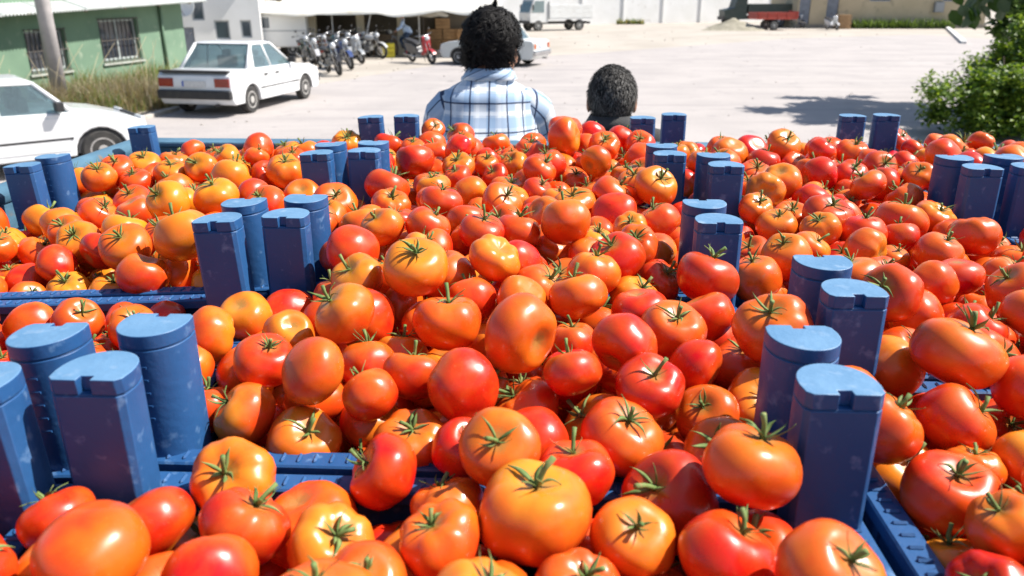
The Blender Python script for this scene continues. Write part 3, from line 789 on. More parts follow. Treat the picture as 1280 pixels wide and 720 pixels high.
    for _ in range(nl):
        d, k_ = q.choice(dirs); d = (d + Vector((q.gauss(0, .05), q.gauss(0, .05), q.gauss(0, .05)))).normalized()
        p0 = surf(d) + d*k_*.8
        tang = d.cross(Vector((q.gauss(0, 1), q.gauss(0, 1), q.gauss(0, 1)))).normalized()
        if curly: tang = (tang*.55 + d.cross(Vector((noise.noise(d*2.3), noise.noise(d*2.3 + Vector((9, 0, 0))), noise.noise(d*2.3 + Vector((0, 9, 0)))))).normalized() + Vector((0, 0, -.35))).normalized()
        if not curly: tang = (tang*.5 + (Vector((0, -.5, -1)) - d*Vector((0, -.5, -1)).dot(d))).normalized()
        L = q.uniform(.022, .046) if curly else q.uniform(.012, .022); w = q.uniform(.0007, .0015)
        sd_ = d.cross(tang).normalized()*w
        p1 = p0 + (d*.55 + tang*.6)*L*.5; p2 = p1 + (tang*.9 + d*(.1 if curly else .25))*L*.5; p3 = p2 + (tang*.5 - d*(.5 if curly else .1))*L*.45
        o = len(h.v)
        for p_, ww in ((p0, 1.), (p1, 1.), (p2, .8), (p3, .15)): 
            h.v.append(tuple(hd + Rz @ ((p_ - sd_*ww)*hs))); h.v.append(tuple(hd + Rz @ ((p_ + sd_*ww)*hs)))
        m_ = 1 if q.random() < (.25 if curly else .45) else 0
        for k in range(3): h.f.append((o+2*k, o+2*k+1, o+2*k+3, o+2*k+2)); h.mi.append(m_)
    if curly and detail:      # a tuft standing up on the crown
        for k in range(26):
            p0 = surf(Vector((.10 + q.gauss(0, .05), -.1 + q.gauss(0, .06), 1)).normalized()) + Vector((0, 0, .018)); L = q.uniform(.018, .036); w = .0018; o = len(h.v)
            t1 = p0 + Vector((q.gauss(0, .003), q.gauss(0, .003), L*.5)); t2 = p0 + Vector((q.gauss(.004, .007), q.gauss(0, .006), L))
            for p_, ww in ((p0, 1), (t1, .9), (t2, .15)): h.v.append(tuple(hd + Rz @ ((p_ - Vector((w*ww, 0, 0)))*hs))); h.v.append(tuple(hd + Rz @ ((p_ + Vector((w*ww, 0, 0)))*hs)))
            for k2 in range(2): h.f.append((o+2*k2, o+2*k2+1, o+2*k2+3, o+2*k2+2)); h.mi.append(0)
    h.build('hair', hair_mat, root, smooth=True, recalc=False)
    return root

def plaid():
    m = bpy.data.materials.new('plaid_cotton'); m.use_nodes = True; nt = m.node_tree; p = nt.nodes['Principled BSDF']
    p.inputs['Roughness'].default_value = .85; p.inputs['Specular IOR Level'].default_value = .2
    uvn = nd(nt, 'ShaderNodeUVMap', uv_map='cloth'); sp = nd(nt, 'ShaderNodeSeparateXYZ'); nt.links.new(uvn.outputs[0], sp.inputs[0])
    def band(src, period, off, width):
        a = nd(nt, 'ShaderNodeMath', operation='ADD'); a.inputs[1].default_value = off; nt.links.new(src, a.inputs[0])
        d = nd(nt, 'ShaderNodeMath', operation='DIVIDE'); d.inputs[1].default_value = period; nt.links.new(a.outputs[0], d.inputs[0])
        f = nd(nt, 'ShaderNodeMath', operation='FRACT'); nt.links.new(d.outputs[0], f.inputs[0])
        l = nd(nt, 'ShaderNodeMath', operation='LESS_THAN'); l.inputs[1].default_value = width; nt.links.new(f.outputs[0], l.inputs[0]); return l.outputs[0]
    def mix(c, col, fac, k):
        s_ = nd(nt, 'ShaderNodeMath', operation='MULTIPLY'); s_.inputs[1].default_value = k; nt.links.new(fac, s_.inputs[0])
        x = nd(nt, 'ShaderNodeMix', data_type='RGBA'); nt.links.new(s_.outputs[0], x.inputs[0]); x.inputs[7].default_value = (*col, 1)
        if isinstance(c, tuple): x.inputs[6].default_value = (*c, 1)
        else: nt.links.new(c, x.inputs[6])
        return x.outputs[2]
    U, V = sp.outputs[0], sp.outputs[1]
    c = (.60, .65, .71)
    for s_ in (U, V):
        c = mix(c, (.24, .37, .55), band(s_, .072, .006, .42), .60)
        c = mix(c, (.86, .88, .90), band(s_, .072, .041, .16), .6)
    c = mix(c, (.02, .03, .075), band(U, .062, .0, .085), .93); c = mix(c, (.02, .03, .075), band(V, .086, .02, .055), .93)
    nt.links.new(c, p.inputs['Base Color'])
    return m

skin_m = M('skin', (.42, .22, .14), (.36, .17, .10), scale=18, rough=.55, bump=.05)
def hair_pair(n, a, b): return [M('hair_'+n, a, tuple(x*.6 for x in a), scale=30, rough=.75, spec=.25), M('hair_strand_'+n, b, rough=.6, spec=.3)]
# tractor that carries the two riders (hidden by the load from here)
tm = M('tractor_red', (.45, .04, .02), (.36, .035, .02), scale=4, rough=.4, coat=.3)
TX = .36
trac = thing('tractor', (TX, 2.2, 0), 0, 'red farm tractor with black seat and mudguards pulling the trailer', 'tractor')
MB().box(-.26, .26, 1.25, 2.75, .75, 1.32).build('bonnet', tm, trac, bevel=.07, segs=4)
MB().box(-.24, .24, 2.755, 2.79, .8, 1.25).build('grille', dark_steel, trac, bevel=.01)
MB().box(-.22, .22, .0, 1.25, .55, .95).box(-.14, .14, 1.25, 2.6, .5, .75).build('gearbox', dark_steel, trac, bevel=.03)
MB().box(-.25, .25, .12, .55, 1.0, 1.09).box(-.24, .24, .02, .11, 1.09, 1.26).box(-.1, .1, .2, .45, .95, 1.0).build('seat', M('black_vinyl', (.03, .03, .03), rough=.5), trac, bevel=.03, segs=3)
for s in (-1, 1):
    c = (s*.62, .32, .68); wheel(trac, c, .68, .34, 0, (.6, .45, .1))
    gd = MB(); ro = []
    for k in range(13):
        a = R(20 + 140*k/12); yy_, zz_ = .32 + .76*math.cos(a), .68 + .76*math.sin(a)
        ro.append([Vector((s*.62 - .22, yy_, zz_)), Vector((s*.62 + .22, yy_, zz_)), Vector((s*.62 + .22, .32 + .735*math.cos(a), .68 + .735*math.sin(a))), Vector((s*.62 - .22, .32 + .735*math.cos(a), .68 + .735*math.sin(a)))])
    gd.loft(ro).build('mudguard', tm, trac)
    wheel(trac, (s*.55, 2.45, .36), .36, .18, 0, (.6, .45, .1))
MB().tube([(0, 1.2, 1.25), (0, .95, 1.42)], .02, 8).build('steering_column', dark_steel, trac)
sw = MB(); sw.tube([(Vector((0, .95, 1.42)) + Vector((.2*math.cos(a), .11*math.sin(a), .165*math.sin(a)))) for a in [2*math.pi*k/24 for k in range(25)]], .013, 8, cap=False)
sw.tube([(-.2, .95, 1.42), (.2, .95, 1.42)], .01, 6).build('steering_wheel', M('black_plastic', (.02, .02, .02), rough=.5), trac, smooth=True)
MB().box(-.62, -.3, .62, 1.2, .62, .66).box(.3, .62, .62, 1.2, .62, .66).build('footboard', dark_steel, trac)

YX, YY = -.075, 2.50
person('person in a blue and white plaid shirt sitting with back turned', dict(
    base=(YX, YY, 1.455), head=(YX + .012, YY + .095, 2.136), neck=(YX + .004, YY + .07, 2.062), chest=(YX, YY + .04, 1.86), pelvis=(YX + .01, YY - .01, 1.56),
    sho_l=(YX - .136, YY + .03, 1.985), sho_r=(YX + .140, YY + .09, 1.978), elb_l=(YX - .175, YY + .14, 1.735), elb_r=(YX + .225, YY + .23, 1.760),
    wri_l=(YX - .12, YY + .37, 1.64), wri_r=(YX + .19, YY + .44, 1.66), hip_l=(YX - .08, YY + .02, 1.55), hip_r=(YX + .09, YY + .02, 1.55),
    kne_l=(YX - .12, YY + .44, 1.55), kne_r=(YX + .12, YY + .44, 1.55), ank_l=(YX - .12, YY + .50, 1.13), ank_r=(YX + .11, YY + .50, 1.13), torso_w=.88, sleeve=.8),
    skin_m, plaid(), M('jeans', (.05, .07, .13), (.07, .09, .16), scale=20, rough=.9), hair_pair('black', (.006, .005, .005), (.012, .010, .009)), 'curly', head_yaw=R(-26), head_pitch=R(-6), hs=.95)
OX, OY = .327, 2.60
person('person in a dark jacket sitting low with back turned', dict(
    base=(OX, OY, 1.30), head=(OX + .004, OY + .075, 1.966), neck=(OX, OY + .05, 1.903), chest=(OX, OY + .03, 1.68), pelvis=(OX, OY, 1.40),
    sho_l=(OX - .165, OY + .04, 1.850), sho_r=(OX + .165, OY + .04, 1.850), elb_l=(OX - .22, OY + .14, 1.56), elb_r=(OX + .22, OY + .14, 1.56),
    wri_l=(OX - .14, OY + .38, 1.52), wri_r=(OX + .16, OY + .38, 1.52), hip_l=(OX - .09, OY + .02, 1.20), hip_r=(OX + .09, OY + .02, 1.20),
    kne_l=(OX - .14, OY + .42, 1.18), kne_r=(OX + .14, OY + .42, 1.18), ank_l=(OX - .14, OY + .50, .76), ank_r=(OX + .14, OY + .50, .76), sleeve=.95),
    skin_m, M('dark_jacket', (.035, .035, .037), (.055, .053, .05), scale=30, rough=.9, bump=.2), M('dark_trousers', (.03, .03, .035), rough=.9), hair_pair('grey', (.034, .032, .030), (.115, .110, .102)), 'short', head_yaw=R(-6), head_pitch=R(-4), hs=.94)

# ------------------------------------------------------------------ cars
white_paint = M('white_car_paint', (.72, .73, .74), (.64, .645, .64), scale=2.2, rough=.25, coat=.5, c3=(.45, .42, .37), s3=6, t3=(.66, .85))
cream_paint = M('pale_car_paint', (.66, .68, .66), (.60, .62, .60), scale=3, rough=.3, coat=.4)
car_glass = M('car_glass', (.42, .55, .58), rough=.03, spec=.7, trans=.85, seed=False)
black_trim = M('black_trim', (.02, .02, .022), (.035, .033, .032), scale=9, rough=.6)
chrome = M('dull_chrome', (.55, .55, .56), (.4, .4, .4), scale=8, rough=.25, metal=.9)
red_lens = M('red_lens', (.22, .012, .010), (.30, .03, .015), scale=14, rough=.15, spec=.7)
amber_lens = M('amber_lens', (.6, .17, .02), rough=.15, spec=.7)
clear_lens = M('clear_lens', (.6, .62, .64), rough=.1, spec=.8)
inner_m = M('car_interior', (.03, .03, .035), (.05, .05, .05), rough=.8)

def sedan(name, loc, heading, label, paint, L=4.2, W=1.62, H=1.40, spoiler=False, bumper=None, rear_light='wide', rim=(.5, .5, .5), front_oh=.72, cab=0.0, belt=.88, rake=.72, bp=None):
    """x forward; origin under the middle"""
    root = thing(name, loc, heading, label, 'car')
    bumper = bumper or black_trim
    h = L/2; sill = .24; wr = .285; fx, rx = h - front_oh, -h + .80
    def arch(cx):
        return [(cx + (wr + .055)*math.cos(a), .27 + (wr + .055)*math.sin(a)) for a in [math.pi*k/10 for k in range(11)]]
    # lower body outline (x,z): along the sill from the rear, over the arches, then up the nose and back
    ol = [(-h + .02, .34), (-h + .10, sill)]
    ol += [(rx - wr - .055, sill)] + list(reversed(arch(rx))) + [(rx + wr + .055, sill), (fx - wr - .055, sill)] + list(reversed(arch(fx))) + [(fx + wr + .055, sill), (h - .10, sill), (h - .01, .36)]
    top = [(h, .58), (h - .04, belt - .18), (h - .40, belt - .08), (h - 1.15 + cab, belt - .02), (h - 1.22 + cab, belt), (-h + .78, belt + .02), (-h + .70, belt + .02), (-h + .10, belt - .01), (-h + .015, belt - .07), (-h, .60)]
    ol = ol + top
    b = MB(); n = len(ol)
    def sec(y, k):     # slightly barrelled sides
        return [Vector((x*(1 - .012*k), y, z if z < .5 else z - .012*k)) for x, z in ol]
    hwid = W/2
    rows = [sec(-hwid + .0, 1), sec(-hwid + .035, 0), sec(hwid - .035, 0), sec(hwid, 1)]
    b.loft(rows, cap=True); body = b.build('body', paint, root, bevel=.018, segs=2, ang=38)
    # dark wheel wells
    for cx in (rx, fx):
        wl = MB(); wl.prism([(cx + (wr + .04)*math.cos(a), .27 + (wr + .04)*math.sin(a)) for a in [math.pi*k/10 for k in range(11)]], -hwid + .05, hwid - .05); wl.build('wheel_well', inner_m, root)
    # cabin
    x0, x1, x2, x3 = -h + .76 + cab*.5, -h + 1.22 + cab*.5, h - 1.26 - rake + cab, h - 1.26 + cab      # rear glass foot, roof rear, roof front, windscreen foot
    zb, zt = belt - .01, H; wb, wt = hwid - .06, hwid - .19
    def quad_cab(inset, zt_, zb_, mi):
        pass
    roof = MB(); roof.loft([[Vector((x1 - .04, -wt, zt - .035)), Vector((x2 + .05, -wt, zt - .045)), Vector((x2 + .05, wt, zt - .045)), Vector((x1 - .04, wt, zt - .035))],
                            [Vector((x1 + .06, -wt + .05, zt)), Vector((x2 - .06, -wt + .05, zt - .005)), Vector((x2 - .06, wt - .05, zt - .005)), Vector((x1 + .06, wt - .05, zt))]])
    roof.build('roof', paint, root, bevel=.02, segs=3, ang=50)
    corners = {}
    for s in (-1, 1):
        corners[s] = dict(rb=Vector((x0, s*wb, zb)), rt=Vector((x1, s*wt, zt - .04)), ft=Vector((x2, s*wt, zt - .05)), fb=Vector((x3, s*wb, zb)))
        c = corners[s]; mid_b = Vector(((x0+x3)/2 + .02 if bp is None else x3 - bp, s*wb, zb)); mid_t = Vector(((x1+x2)/2 + .04 if bp is None else x3 - bp - .04, s*wt, zt - .045))
        qb = c['rb'].lerp(c['fb'], .16); qt = c['rt'].lerp(c['ft'], .04)
        pl = MB()
        for a, d, r_ in ((c['rb'], c['rt'], .040), (c['ft'], c['fb'], .030), (mid_b, mid_t, .026), (c['rt'], c['ft'], .026)):
            pl.tube([a, d], r_, 8)
        pl.add([c['rb'], qb, qt, c['rt']], [(0, 1, 2, 3)])
        pl.build('pillar', paint, root, smooth=True)
        def pane(a, b_, c_, d_, nm='side_window'):
            nrm = (b_ - a).cross(d_ - a).normalized(); th = nrm*.006
            MB().add([a - th, b_ - th, c_ - th, d_ - th, a + th, b_ + th, c_ + th, d_ + th], [(0,1,2,3),(7,6,5,4),(0,4,5,1),(1,5,6,2),(2,6,7,3),(3,7,4,0)]).build(nm, car_glass, root)
        pane(qb, mid_b, mid_t, qt); pane(mid_b, c['fb'].lerp(mid_b, .03), c['ft'], mid_t)
    def pane2(a, b_, c_, d_, nm):
        nrm = (b_ - a).cross(d_ - a).normalized(); th = nrm*.006
        o = MB().add([a - th, b_ - th, c_ - th, d_ - th, a + th, b_ + th, c_ + th, d_ + th], [(0,1,2,3),(7,6,5,4),(0,4,5,1),(1,5,6,2),(2,6,7,3),(3,7,4,0)]).build(nm, car_glass, root)
        fr = MB()
        for p_, q_ in ((a, b_), (b_, c_), (c_, d_), (d_, a)): fr.tube([p_, q_], .014, 6)
        fr.build('window_seal', black_trim, o)
    pane2(corners[-1]['fb'], corners[1]['fb'], corners[1]['ft'], corners[-1]['ft'], 'windscreen')
    pane2(corners[1]['rb'], corners[-1]['rb'], corners[-1]['rt'], corners[1]['rt'], 'rear_window')
    for sy in (-.33, .33): MB().box(x2 - .20, x2 - .07, sy - .22, sy + .22, belt - .05, belt + .20).box(x2 - .17, x2 - .10, sy - .1, sy + .1, belt + .19, belt + .33).build('seat_back', inner_m, root, bevel=.03)
    # doors with their handles, standing 3 mm proud
    for s in (-1, 1):
        for xa, xb in ((x0 + .52, (x0+x3)/2 + .01), ((x0+x3)/2 + .03, x3 - .10)):
            xa = max(xa, rx + wr + .08); xb = min(xb, fx - wr - .07)
            yy0 = s*(hwid - .004)
            dr = MB().box(xa, xb, min(yy0, yy0 + s*.012), max(yy0, yy0 + s*.012), sill + .08, belt - .06).build('door', paint, root, bevel=.006)
            yh_ = s*(hwid + .008)
            MB().box(xa + .05, xa + .19, min(yh_, yh_ + s*.022), max(yh_, yh_ + s*.022), belt - .15, belt - .115).build('handle', black_trim, dr, bevel=.006)
        ym = s*(hwid - .02); MB().box(rx + wr + .07, fx - wr - .07, min(ym + s*.03, ym), max(ym + s*.03, ym), .47, .50).build('side_moulding', black_trim, root)
        mb = MB().box(x3 - .22, x3 - .12, min(s*(wb + .03), s*(wb + .19)), max(s*(wb + .03), s*(wb + .19)), belt + .03, belt + .15).box(x3 - .18, x3 - .15, min(s*(wb - .01), s*(wb + .05)), max(s*(wb - .01), s*(wb + .05)), belt + .03, belt + .06)
        mb.build('mirror', black_trim, root, bevel=.012)
        for cx in (rx, fx): wheel(root, (cx, s*(hwid - .10), .28), .28, .165, 1, rim, hub=.62)
        # lamps
        yl = (s*(hwid - .36), s*(hwid - .035)) if rear_light == 'wide' else (s*(hwid - .24), s*(hwid - .035))
        MB().box(-h - .012, -h + .05, min(yl), max(yl), .595, .765).box(-h - .014, -h + .05, min(s*(hwid - .13), s*(hwid - .038)), max(s*(hwid - .13), s*(hwid - .038)), .60, .76, 1).build('tail_light', [red_lens, amber_lens if rear_light != 'wide' else red_lens], root, bevel=.008)
        MB().box(h - .05, h + .012, min(s*(hwid - .42), s*(hwid - .10)), max(s*(hwid - .42), s*(hwid - .10)), .545, .69).build('headlight', clear_lens, root, bevel=.02)
    MB().box(h - .05, h + .008, -hwid + .43, hwid - .43, .55, .68).build('grille', black_trim, root, bevel=.006)
    MB().box(h - .06, h + .07, -hwid + .01, hwid - .01, .36, .50).build('front_bumper', bumper, root, bevel=.03, segs=3)
    MB().box(-h - .07, -h + .06, -hwid + .01, hwid - .01, .36, .535).build('rear_bumper', bumper, root, bevel=.03, segs=3)
    pl = MB().box(-h - .016, -h + .01, -.26, .26, .60, .715).build('number_plate', M('plate_white', (.62, .62, .60), (.5, .5, .5), scale=30, rough=.5), root)
    MB().box(-h - .019, -h - .015, .215, .255, .605, .71).build('blue_band', M('plate_blue', (.04, .1, .4), rough=.5), pl)
    if spoiler: MB().box(-h + .0, -h + .14, -hwid + .06, hwid - .06, belt - .005, belt + .035).build('boot_spoiler', black_trim, root, bevel=.012)
    MB().tube([(-h - .03, -.45, .24), (-h + .4, -.45, .26)], .025, 8).build('exhaust', dark_steel, root, smooth=True)
    return root

# parked cars: heading from the wheels' footprints
sedan('parked_car', (-7.36, 10.72, 0), R(40), 'plain white saloon car parked by the weeds showing its side and front wheel', white_paint, rim=(.42, .40, .38), front_oh=.62, cab=.34, belt=.83, rake=.40, H=1.27, bp=.86)
sedan('parked_car', (-5.95, 18.2, 0), R(78), 'white saloon car with black boot spoiler and red tail lights beside the green house', white_paint, spoiler=True, rim=(.55, .53, .5), W=1.64, L=4.0)
sedan('parked_car', (-.62, 29.6, 0), R(158), 'pale saloon car with a chrome rear bumper parked beyond the plaid shirt', cream_paint, bumper=chrome, rear_light='slim', rim=(.5, .5, .5), L=3.6, H=1.52)

# ------------------------------------------------------------------ lorries
def wheels4(root, pts, r, w, rim):
    for p_ in pts: wheel(root, p_, r, w, 1, rim)
tp = at(683, 40); hdg = R(207)
lor = thing('small_truck', (3.35, 60.2, 0), hdg, 'small white flatbed truck with high pale cargo sides and a cab', 'truck')
wp = M('truck_white', (.70, .71, .70), (.62, .62, .6), scale=3, rough=.4)
cab = MB(); cab.prism([(1.3, .55), (2.75, .55), (2.80, 1.15), (2.45, 2.15), (1.3, 2.2)], -.82, .82); cab.build('cab', wp, lor, bevel=.05, segs=3)
MB().add([(2.80, -.70, 1.25), (2.80, .70, 1.25), (2.50, .68, 2.02), (2.50, -.68, 2.02)], [(0, 1, 2, 3)]).build('windscreen', car_glass, lor).modifiers.new('s', 'SOLIDIFY').thickness = .01
for s in (-1, 1):
    MB().prism([(1.65, 1.25), (2.62, 1.25), (2.36, 2.0), (1.65, 2.0)], min(s*.818, s*.835), max(s*.818, s*.835)).build('side_window', car_glass, lor)
    MB().box(2.76, 2.81, min(s*.5, s*.75), max(s*.5, s*.75), .72, .92).build('headlight', clear_lens, lor, bevel=.02)
    MB().box(2.55, 2.62, min(s*.86, s*1.0), max(s*.86, s*1.0), 1.4, 1.75).build('mirror', black_trim, lor, bevel=.01)
MB().box(-2.2, 2.6, -.35, .35, .45, .62).box(-2.2, -2.1, -.8, .8, .45, .6).build('chassis', dark_steel, lor)
bed = MB().box(-2.3, 1.22, -.9, .9, .78, .86).build('cargo_bed', wp, lor)
for s in (-1, 1):
    for k in range(3): MB().box(-2.3, 1.22, min(s*.88, s*.92), max(s*.88, s*.92), .87 + k*.30, 1.16 + k*.30).build('side_board', wp, bed, bevel=.01)
for k in range(3): MB().box(-2.34, -2.305, -.9, .9, .87 + k*.30, 1.16 + k*.30).build('tail_board', wp, bed, bevel=.01)
MB().box(1.23, 1.27, -.9, .9, .86, 2.0).build('headboard', wp, bed)
wheels4(lor, [(2.1, s*.72, .37) for s in (-1, 1)] + [(-1.3, s*.72, .37) for s in (-1, 1)], .37, .22, (.55, .55, .53))
MB().box(2.78, 2.86, -.82, .82, .5, .68).build('bumper', black_trim, lor, bevel=.02)

dk = M('dark_green_paint', (.04, .06, .05), (.06, .07, .06), scale=3, rough=.5)
p_ = at(955, 30)
lor2 = thing('old_truck', (19.6, 66.5, 0), R(180), 'old dark truck standing behind the red tipping trailer', 'truck')
MB().prism([(1.2, .6), (2.9, .6), (2.95, 1.3), (2.2, 1.45), (2.0, 2.2), (1.2, 2.2)], -.95, .95).build('cab', dk, lor2, bevel=.05)
MB().box(-2.6, 1.1, -1.0, 1.0, 1.0, 1.75).build('cargo_bed', dk, lor2, bevel=.02)
MB().box(-2.5, 2.8, -.4, .4, .6, .9).build('chassis', dark_steel, lor2)
wheels4(lor2, [(2.2, s*.8, .5) for s in (-1, 1)] + [(-1.4, s*.8, .5) for s in (-1, 1)], .5, .28, (.5, .5, .5))
MB().box(2.94, 3.02, -.95, .95, .55, .8).build('bumper', dark_steel, lor2)
rt_m = M('rusty_red_paint', (.42, .06, .04), (.34, .07, .05), scale=4, rough=.7)
rt = thing('tipping_trailer', (18.9, 60.5, 0), R(6), 'red open tipping trailer parked beside the dirt heap', 'trailer')
for nm, a in (('bed_floor', (-1.5, 1.5, -.8, .8, .75, .82)), ('side_board', (-1.5, 1.5, -.84, -.80, .83, 1.22)), ('side_board', (-1.5, 1.5, .80, .84, .83, 1.22)), ('tail_board', (-1.54, -1.5, -.84, .84, .83, 1.22)), ('headboard', (1.5, 1.54, -.84, .84, .83, 1.3))): MB().box(*a).build(nm, rt_m, rt, bevel=.01)
for k in range(5): MB().box(-1.45 + k*.7, -1.37 + k*.7, -.88, -.842, .8, 1.2).build('stake', rt_m, rt)
MB().tube([(1.5, 0, .7), (2.6, 0, .45)], .05, 8).build('drawbar', dark_steel, rt)
wheels4(rt, [(-.2, s*.75, .36) for s in (-1, 1)], .36, .2, (.7, .7, .68))
# dirt heap
dh = MB(); nn = 26
grid = []
for j in range(nn):
    for i in range(nn):
        x, y = -1 + 2*i/(nn-1), -1 + 2*j/(nn-1); r_ = math.hypot(x, y)
        z = .85*max(0, 1 - r_)**1.1 * (1 + .5*noise.noise(Vector((x*4, y*4, 1)))) - .02
        grid.append((x*2.6, y*1.3, z))
dh.add(grid, [(j*nn+i, j*nn+i+1, (j+1)*nn+i+1, (j+1)*nn+i) for j in range(nn-1) for i in range(nn-1)])
o = dh.build('dirt_heap', M('grey_dirt', (.34, .31, .24), (.26, .24, .18), scale=3, rough=.95, bump=.5), smooth=True)
o.location = (16.2, 60.2, 0); tag(o, 'low heap of grey dirt tipped beside the red trailer', 'dirt heap')

# ------------------------------------------------------------------ motorcycles and bicycles
def spoked(parent, c, r, w=.05, name='wheel'):
    b = MB(); n = 22
    def rg(rr, h): return [Vector((c[0] + rr*math.cos(2*math.pi*k/n), c[1] + h, c[2] + rr*math.sin(2*math.pi*k/n))) for k in range(n)]
    rows = [rg(r - w + w*math.cos(a)*1.0, w*math.sin(a)) for a in [2*math.pi*k/8 for k in range(9)]]
    b.loft(rows, cap=False); t = b.build(name, tyre_m, parent, smooth=True)
    s = MB()
    for k in range(12):
        a = math.pi*2*k/12; s.tube([c, (c[0] + (r - w*1.6)*math.cos(a), c[1], c[2] + (r - w*1.6)*math.sin(a))], .004 if w < .03 else .009, 4)
    s.tube([(c[0], c[1] - .05, c[2]), (c[0], c[1] + .05, c[2])], .035, 8); s.build('spokes', chrome, t)
    return t
def motorbike(loc, rz, label, paint, scooter=False, lean=R(9), panel=None):
    root = thing('motor_scooter' if scooter else 'motorcycle', loc, rz, label, 'scooter' if scooter else 'motorcycle', 'motorcycles parked in the yard')
    root.rotation_euler = (lean, 0, rz)
    r = .24 if scooter else .30
    spoked(root, (.62, 0, r), r, .055); spoked(root, (-.60, 0, r), r, .055)
    MB().tube([(.62, -.07, r), (.46, -.07, .78), (.42, -.06, .95)], .02, 6).tube([(.62, .07, r), (.46, .07, .78), (.42, .06, .95)], .02, 6).build('fork', chrome, root, smooth=True)
    hb = MB(); hb.tube([(.30, -.34, 1.02), (.40, -.15, 1.0), (.42, 0, .97), (.40, .15, 1.0), (.30, .34, 1.02)], .014, 6)
    h_ = hb.build('handlebar', chrome, root, smooth=True)
    for s in (-1, 1):
        MB().tube([(.30, s*.34, 1.02), (.26, s*.42, 1.02)], .02, 8).build('grip', black_trim, h_)
        MB().tube([(.36, s*.2, 1.0), (.36, s*.25, 1.16)], .006, 5).ball((.36, s*.26, 1.19), (.015, .05, .035), 8, 6).build('mirror', black_trim, h_)
    MB().ball((.53, 0, .90), (.08, .09, .09), 12, 8).build('headlight', clear_lens, root, smooth=True)
    for cx in (.62, -.60):
        ro = []
        for k in range(9):
            a = R(25 + 130*k/8) + (R(10) if cx < 0 else 0); ro.append([Vector((cx + (r + .03)*math.cos(a), y_, r + (r + .03)*math.sin(a))) for y_ in (-.07, .07)] + [Vector((cx + (r + .04)*math.cos(a), y_, r + (r + .04)*math.sin(a))) for y_ in (.07, -.07)])
        MB().loft(ro).build('mudguard', paint, root)
    if scooter:
        MB().prism([(.30, .30), (.46, .42), (.50, .95), (.42, .98), (.34, .50), (.22, .36)], -.17, .17).build('leg_shield', paint, root, bevel=.03)
        MB().prism([(-.78, .62), (-.70, .42), (-.40, .34), (.0, .34), (.25, .30), (.28, .36), (.02, .42), (-.06, .60), (-.30, .70), (-.82, .78)], -.13, .13).build('body_panel', panel or paint, root, bevel=.04)
        MB().prism([(-.80, .80), (-.30, .715), (-.04, .62), (.0, .68), (-.25, .79), (-.76, .88)], -.12, .12).build('seat', black_trim, root, bevel=.03)
    else:
        MB().tube([(.42, 0, .88), (.12, 0, .40), (-.2, 0, .36), (-.60, 0, r)], .025, 6).tube([(.40, 0, .80), (-.1, 0, .70), (-.6, 0, .66)], .022, 6).build('frame', dark_steel, root, smooth=True)
        MB().ball((.14, 0, .80), (.25, .12, .11), 14, 8).build('fuel_tank', paint, root, smooth=True)
        MB().prism([(-.05, .76), (-.15, .70), (-.72, .72), (-.78, .82), (-.45, .80)], -.12, .12).build('seat', black_trim, root, bevel=.03)
        MB().box(-.12, .18, -.13, .13, .30, .52).box(.0, .14, -.08, .08, .53, .66).build('engine', M('engine_grey', (.25, .25, .25), (.12, .12, .12), scale=12, rough=.5, metal=.5), root, bevel=.02)
        MB().prism([(-.15, .56), (-.5, .5), (-.55, .66), (-.12, .68)], -.10, .10).build('side_cover', paint, root, bevel=.02)
    MB().tube([(.1, -.13, .30), (-.3, -.16, .26), (-.85, -.17, .34)], [.02, .03, .04], 8).build('exhaust', chrome, root, smooth=True)
    MB().box(-.86, -.80, -.07, .07, .60, .69).build('tail_light', red_lens, root, bevel=.01)
    MB().tube([(-.05, .10, .32), (-.10, .22, .02)], .013, 6).build('side_stand', dark_steel, root)
    return root
mb = lambda n, c: M('bike_' + n, c, tuple(x*.8 for x in c), scale=6, rough=.35, coat=.3)
def bike_at(px, py, rz, lab, paint, **k):
    g0 = at(px, py); return motorbike((g0.x, g0.y, .008), rz, lab, paint, **k)
bike_at(418, 93, R(-62), 'black and silver motorcycle standing foremost of the group by the stall', mb('black', (.03, .03, .035)))
bike_at(398, 84, R(-70), 'white motorcycle beside the foremost black one', mb('white', (.6, .6, .62)))
bike_at(443, 79, R(-52), 'grey scooter with red tail light among the motorcycles by the stall', mb('grey', (.3, .32, .34)), scooter=True)
bike_at(462, 73, R(-28), 'silver motorcycle standing sideways under the slanting pole', mb('silver', (.45, .46, .47)))
bike_at(386, 80, R(-64), 'dark green motorcycle between the caravan and the white motorcycle', mb('green', (.03, .08, .06)))
bike_at(432, 86, R(-60), 'dark blue motorcycle between the foremost black one and the grey scooter', mb('blue', (.04, .07, .2)))
bike_at(452, 70, R(-50), 'maroon motorcycle hard against the stall front', mb('maroon', (.2, .02, .03)))
bike_at(408, 76, R(-66), 'black motorcycle with brown fenders tucked behind the foremost one', mb('brown', (.10, .05, .03)))
bike_at(421, 74, R(-56), 'dark teal motorcycle in the back rank under the stall edge', mb('teal', (.02, .09, .10)))
bike_at(436, 72, R(-60), 'plain black motorcycle in the back rank beside the maroon one', mb('black3', (.025, .025, .03)))
bike_at(478, 67, R(-24), 'black scooter parked next to the yellow crate', mb('dkgrey', (.06, .06, .06)), scooter=True)
bike_at(528, 79, R(-48), 'bright red and white scooter standing alone in the yard', mb('red', (.42, .02, .03)), scooter=True, panel=mb('charcoal', (.08, .08, .085)))
bike_at(998, 35, R(-80), 'black motorcycle with round pale headlight by the grey doorway', mb('black2', (.03, .03, .04)))
bike_at(1040, 37.5, R(-78), 'white scooter parked in front of the beige building', mb('white2', (.65, .66, .66)), scooter=True)

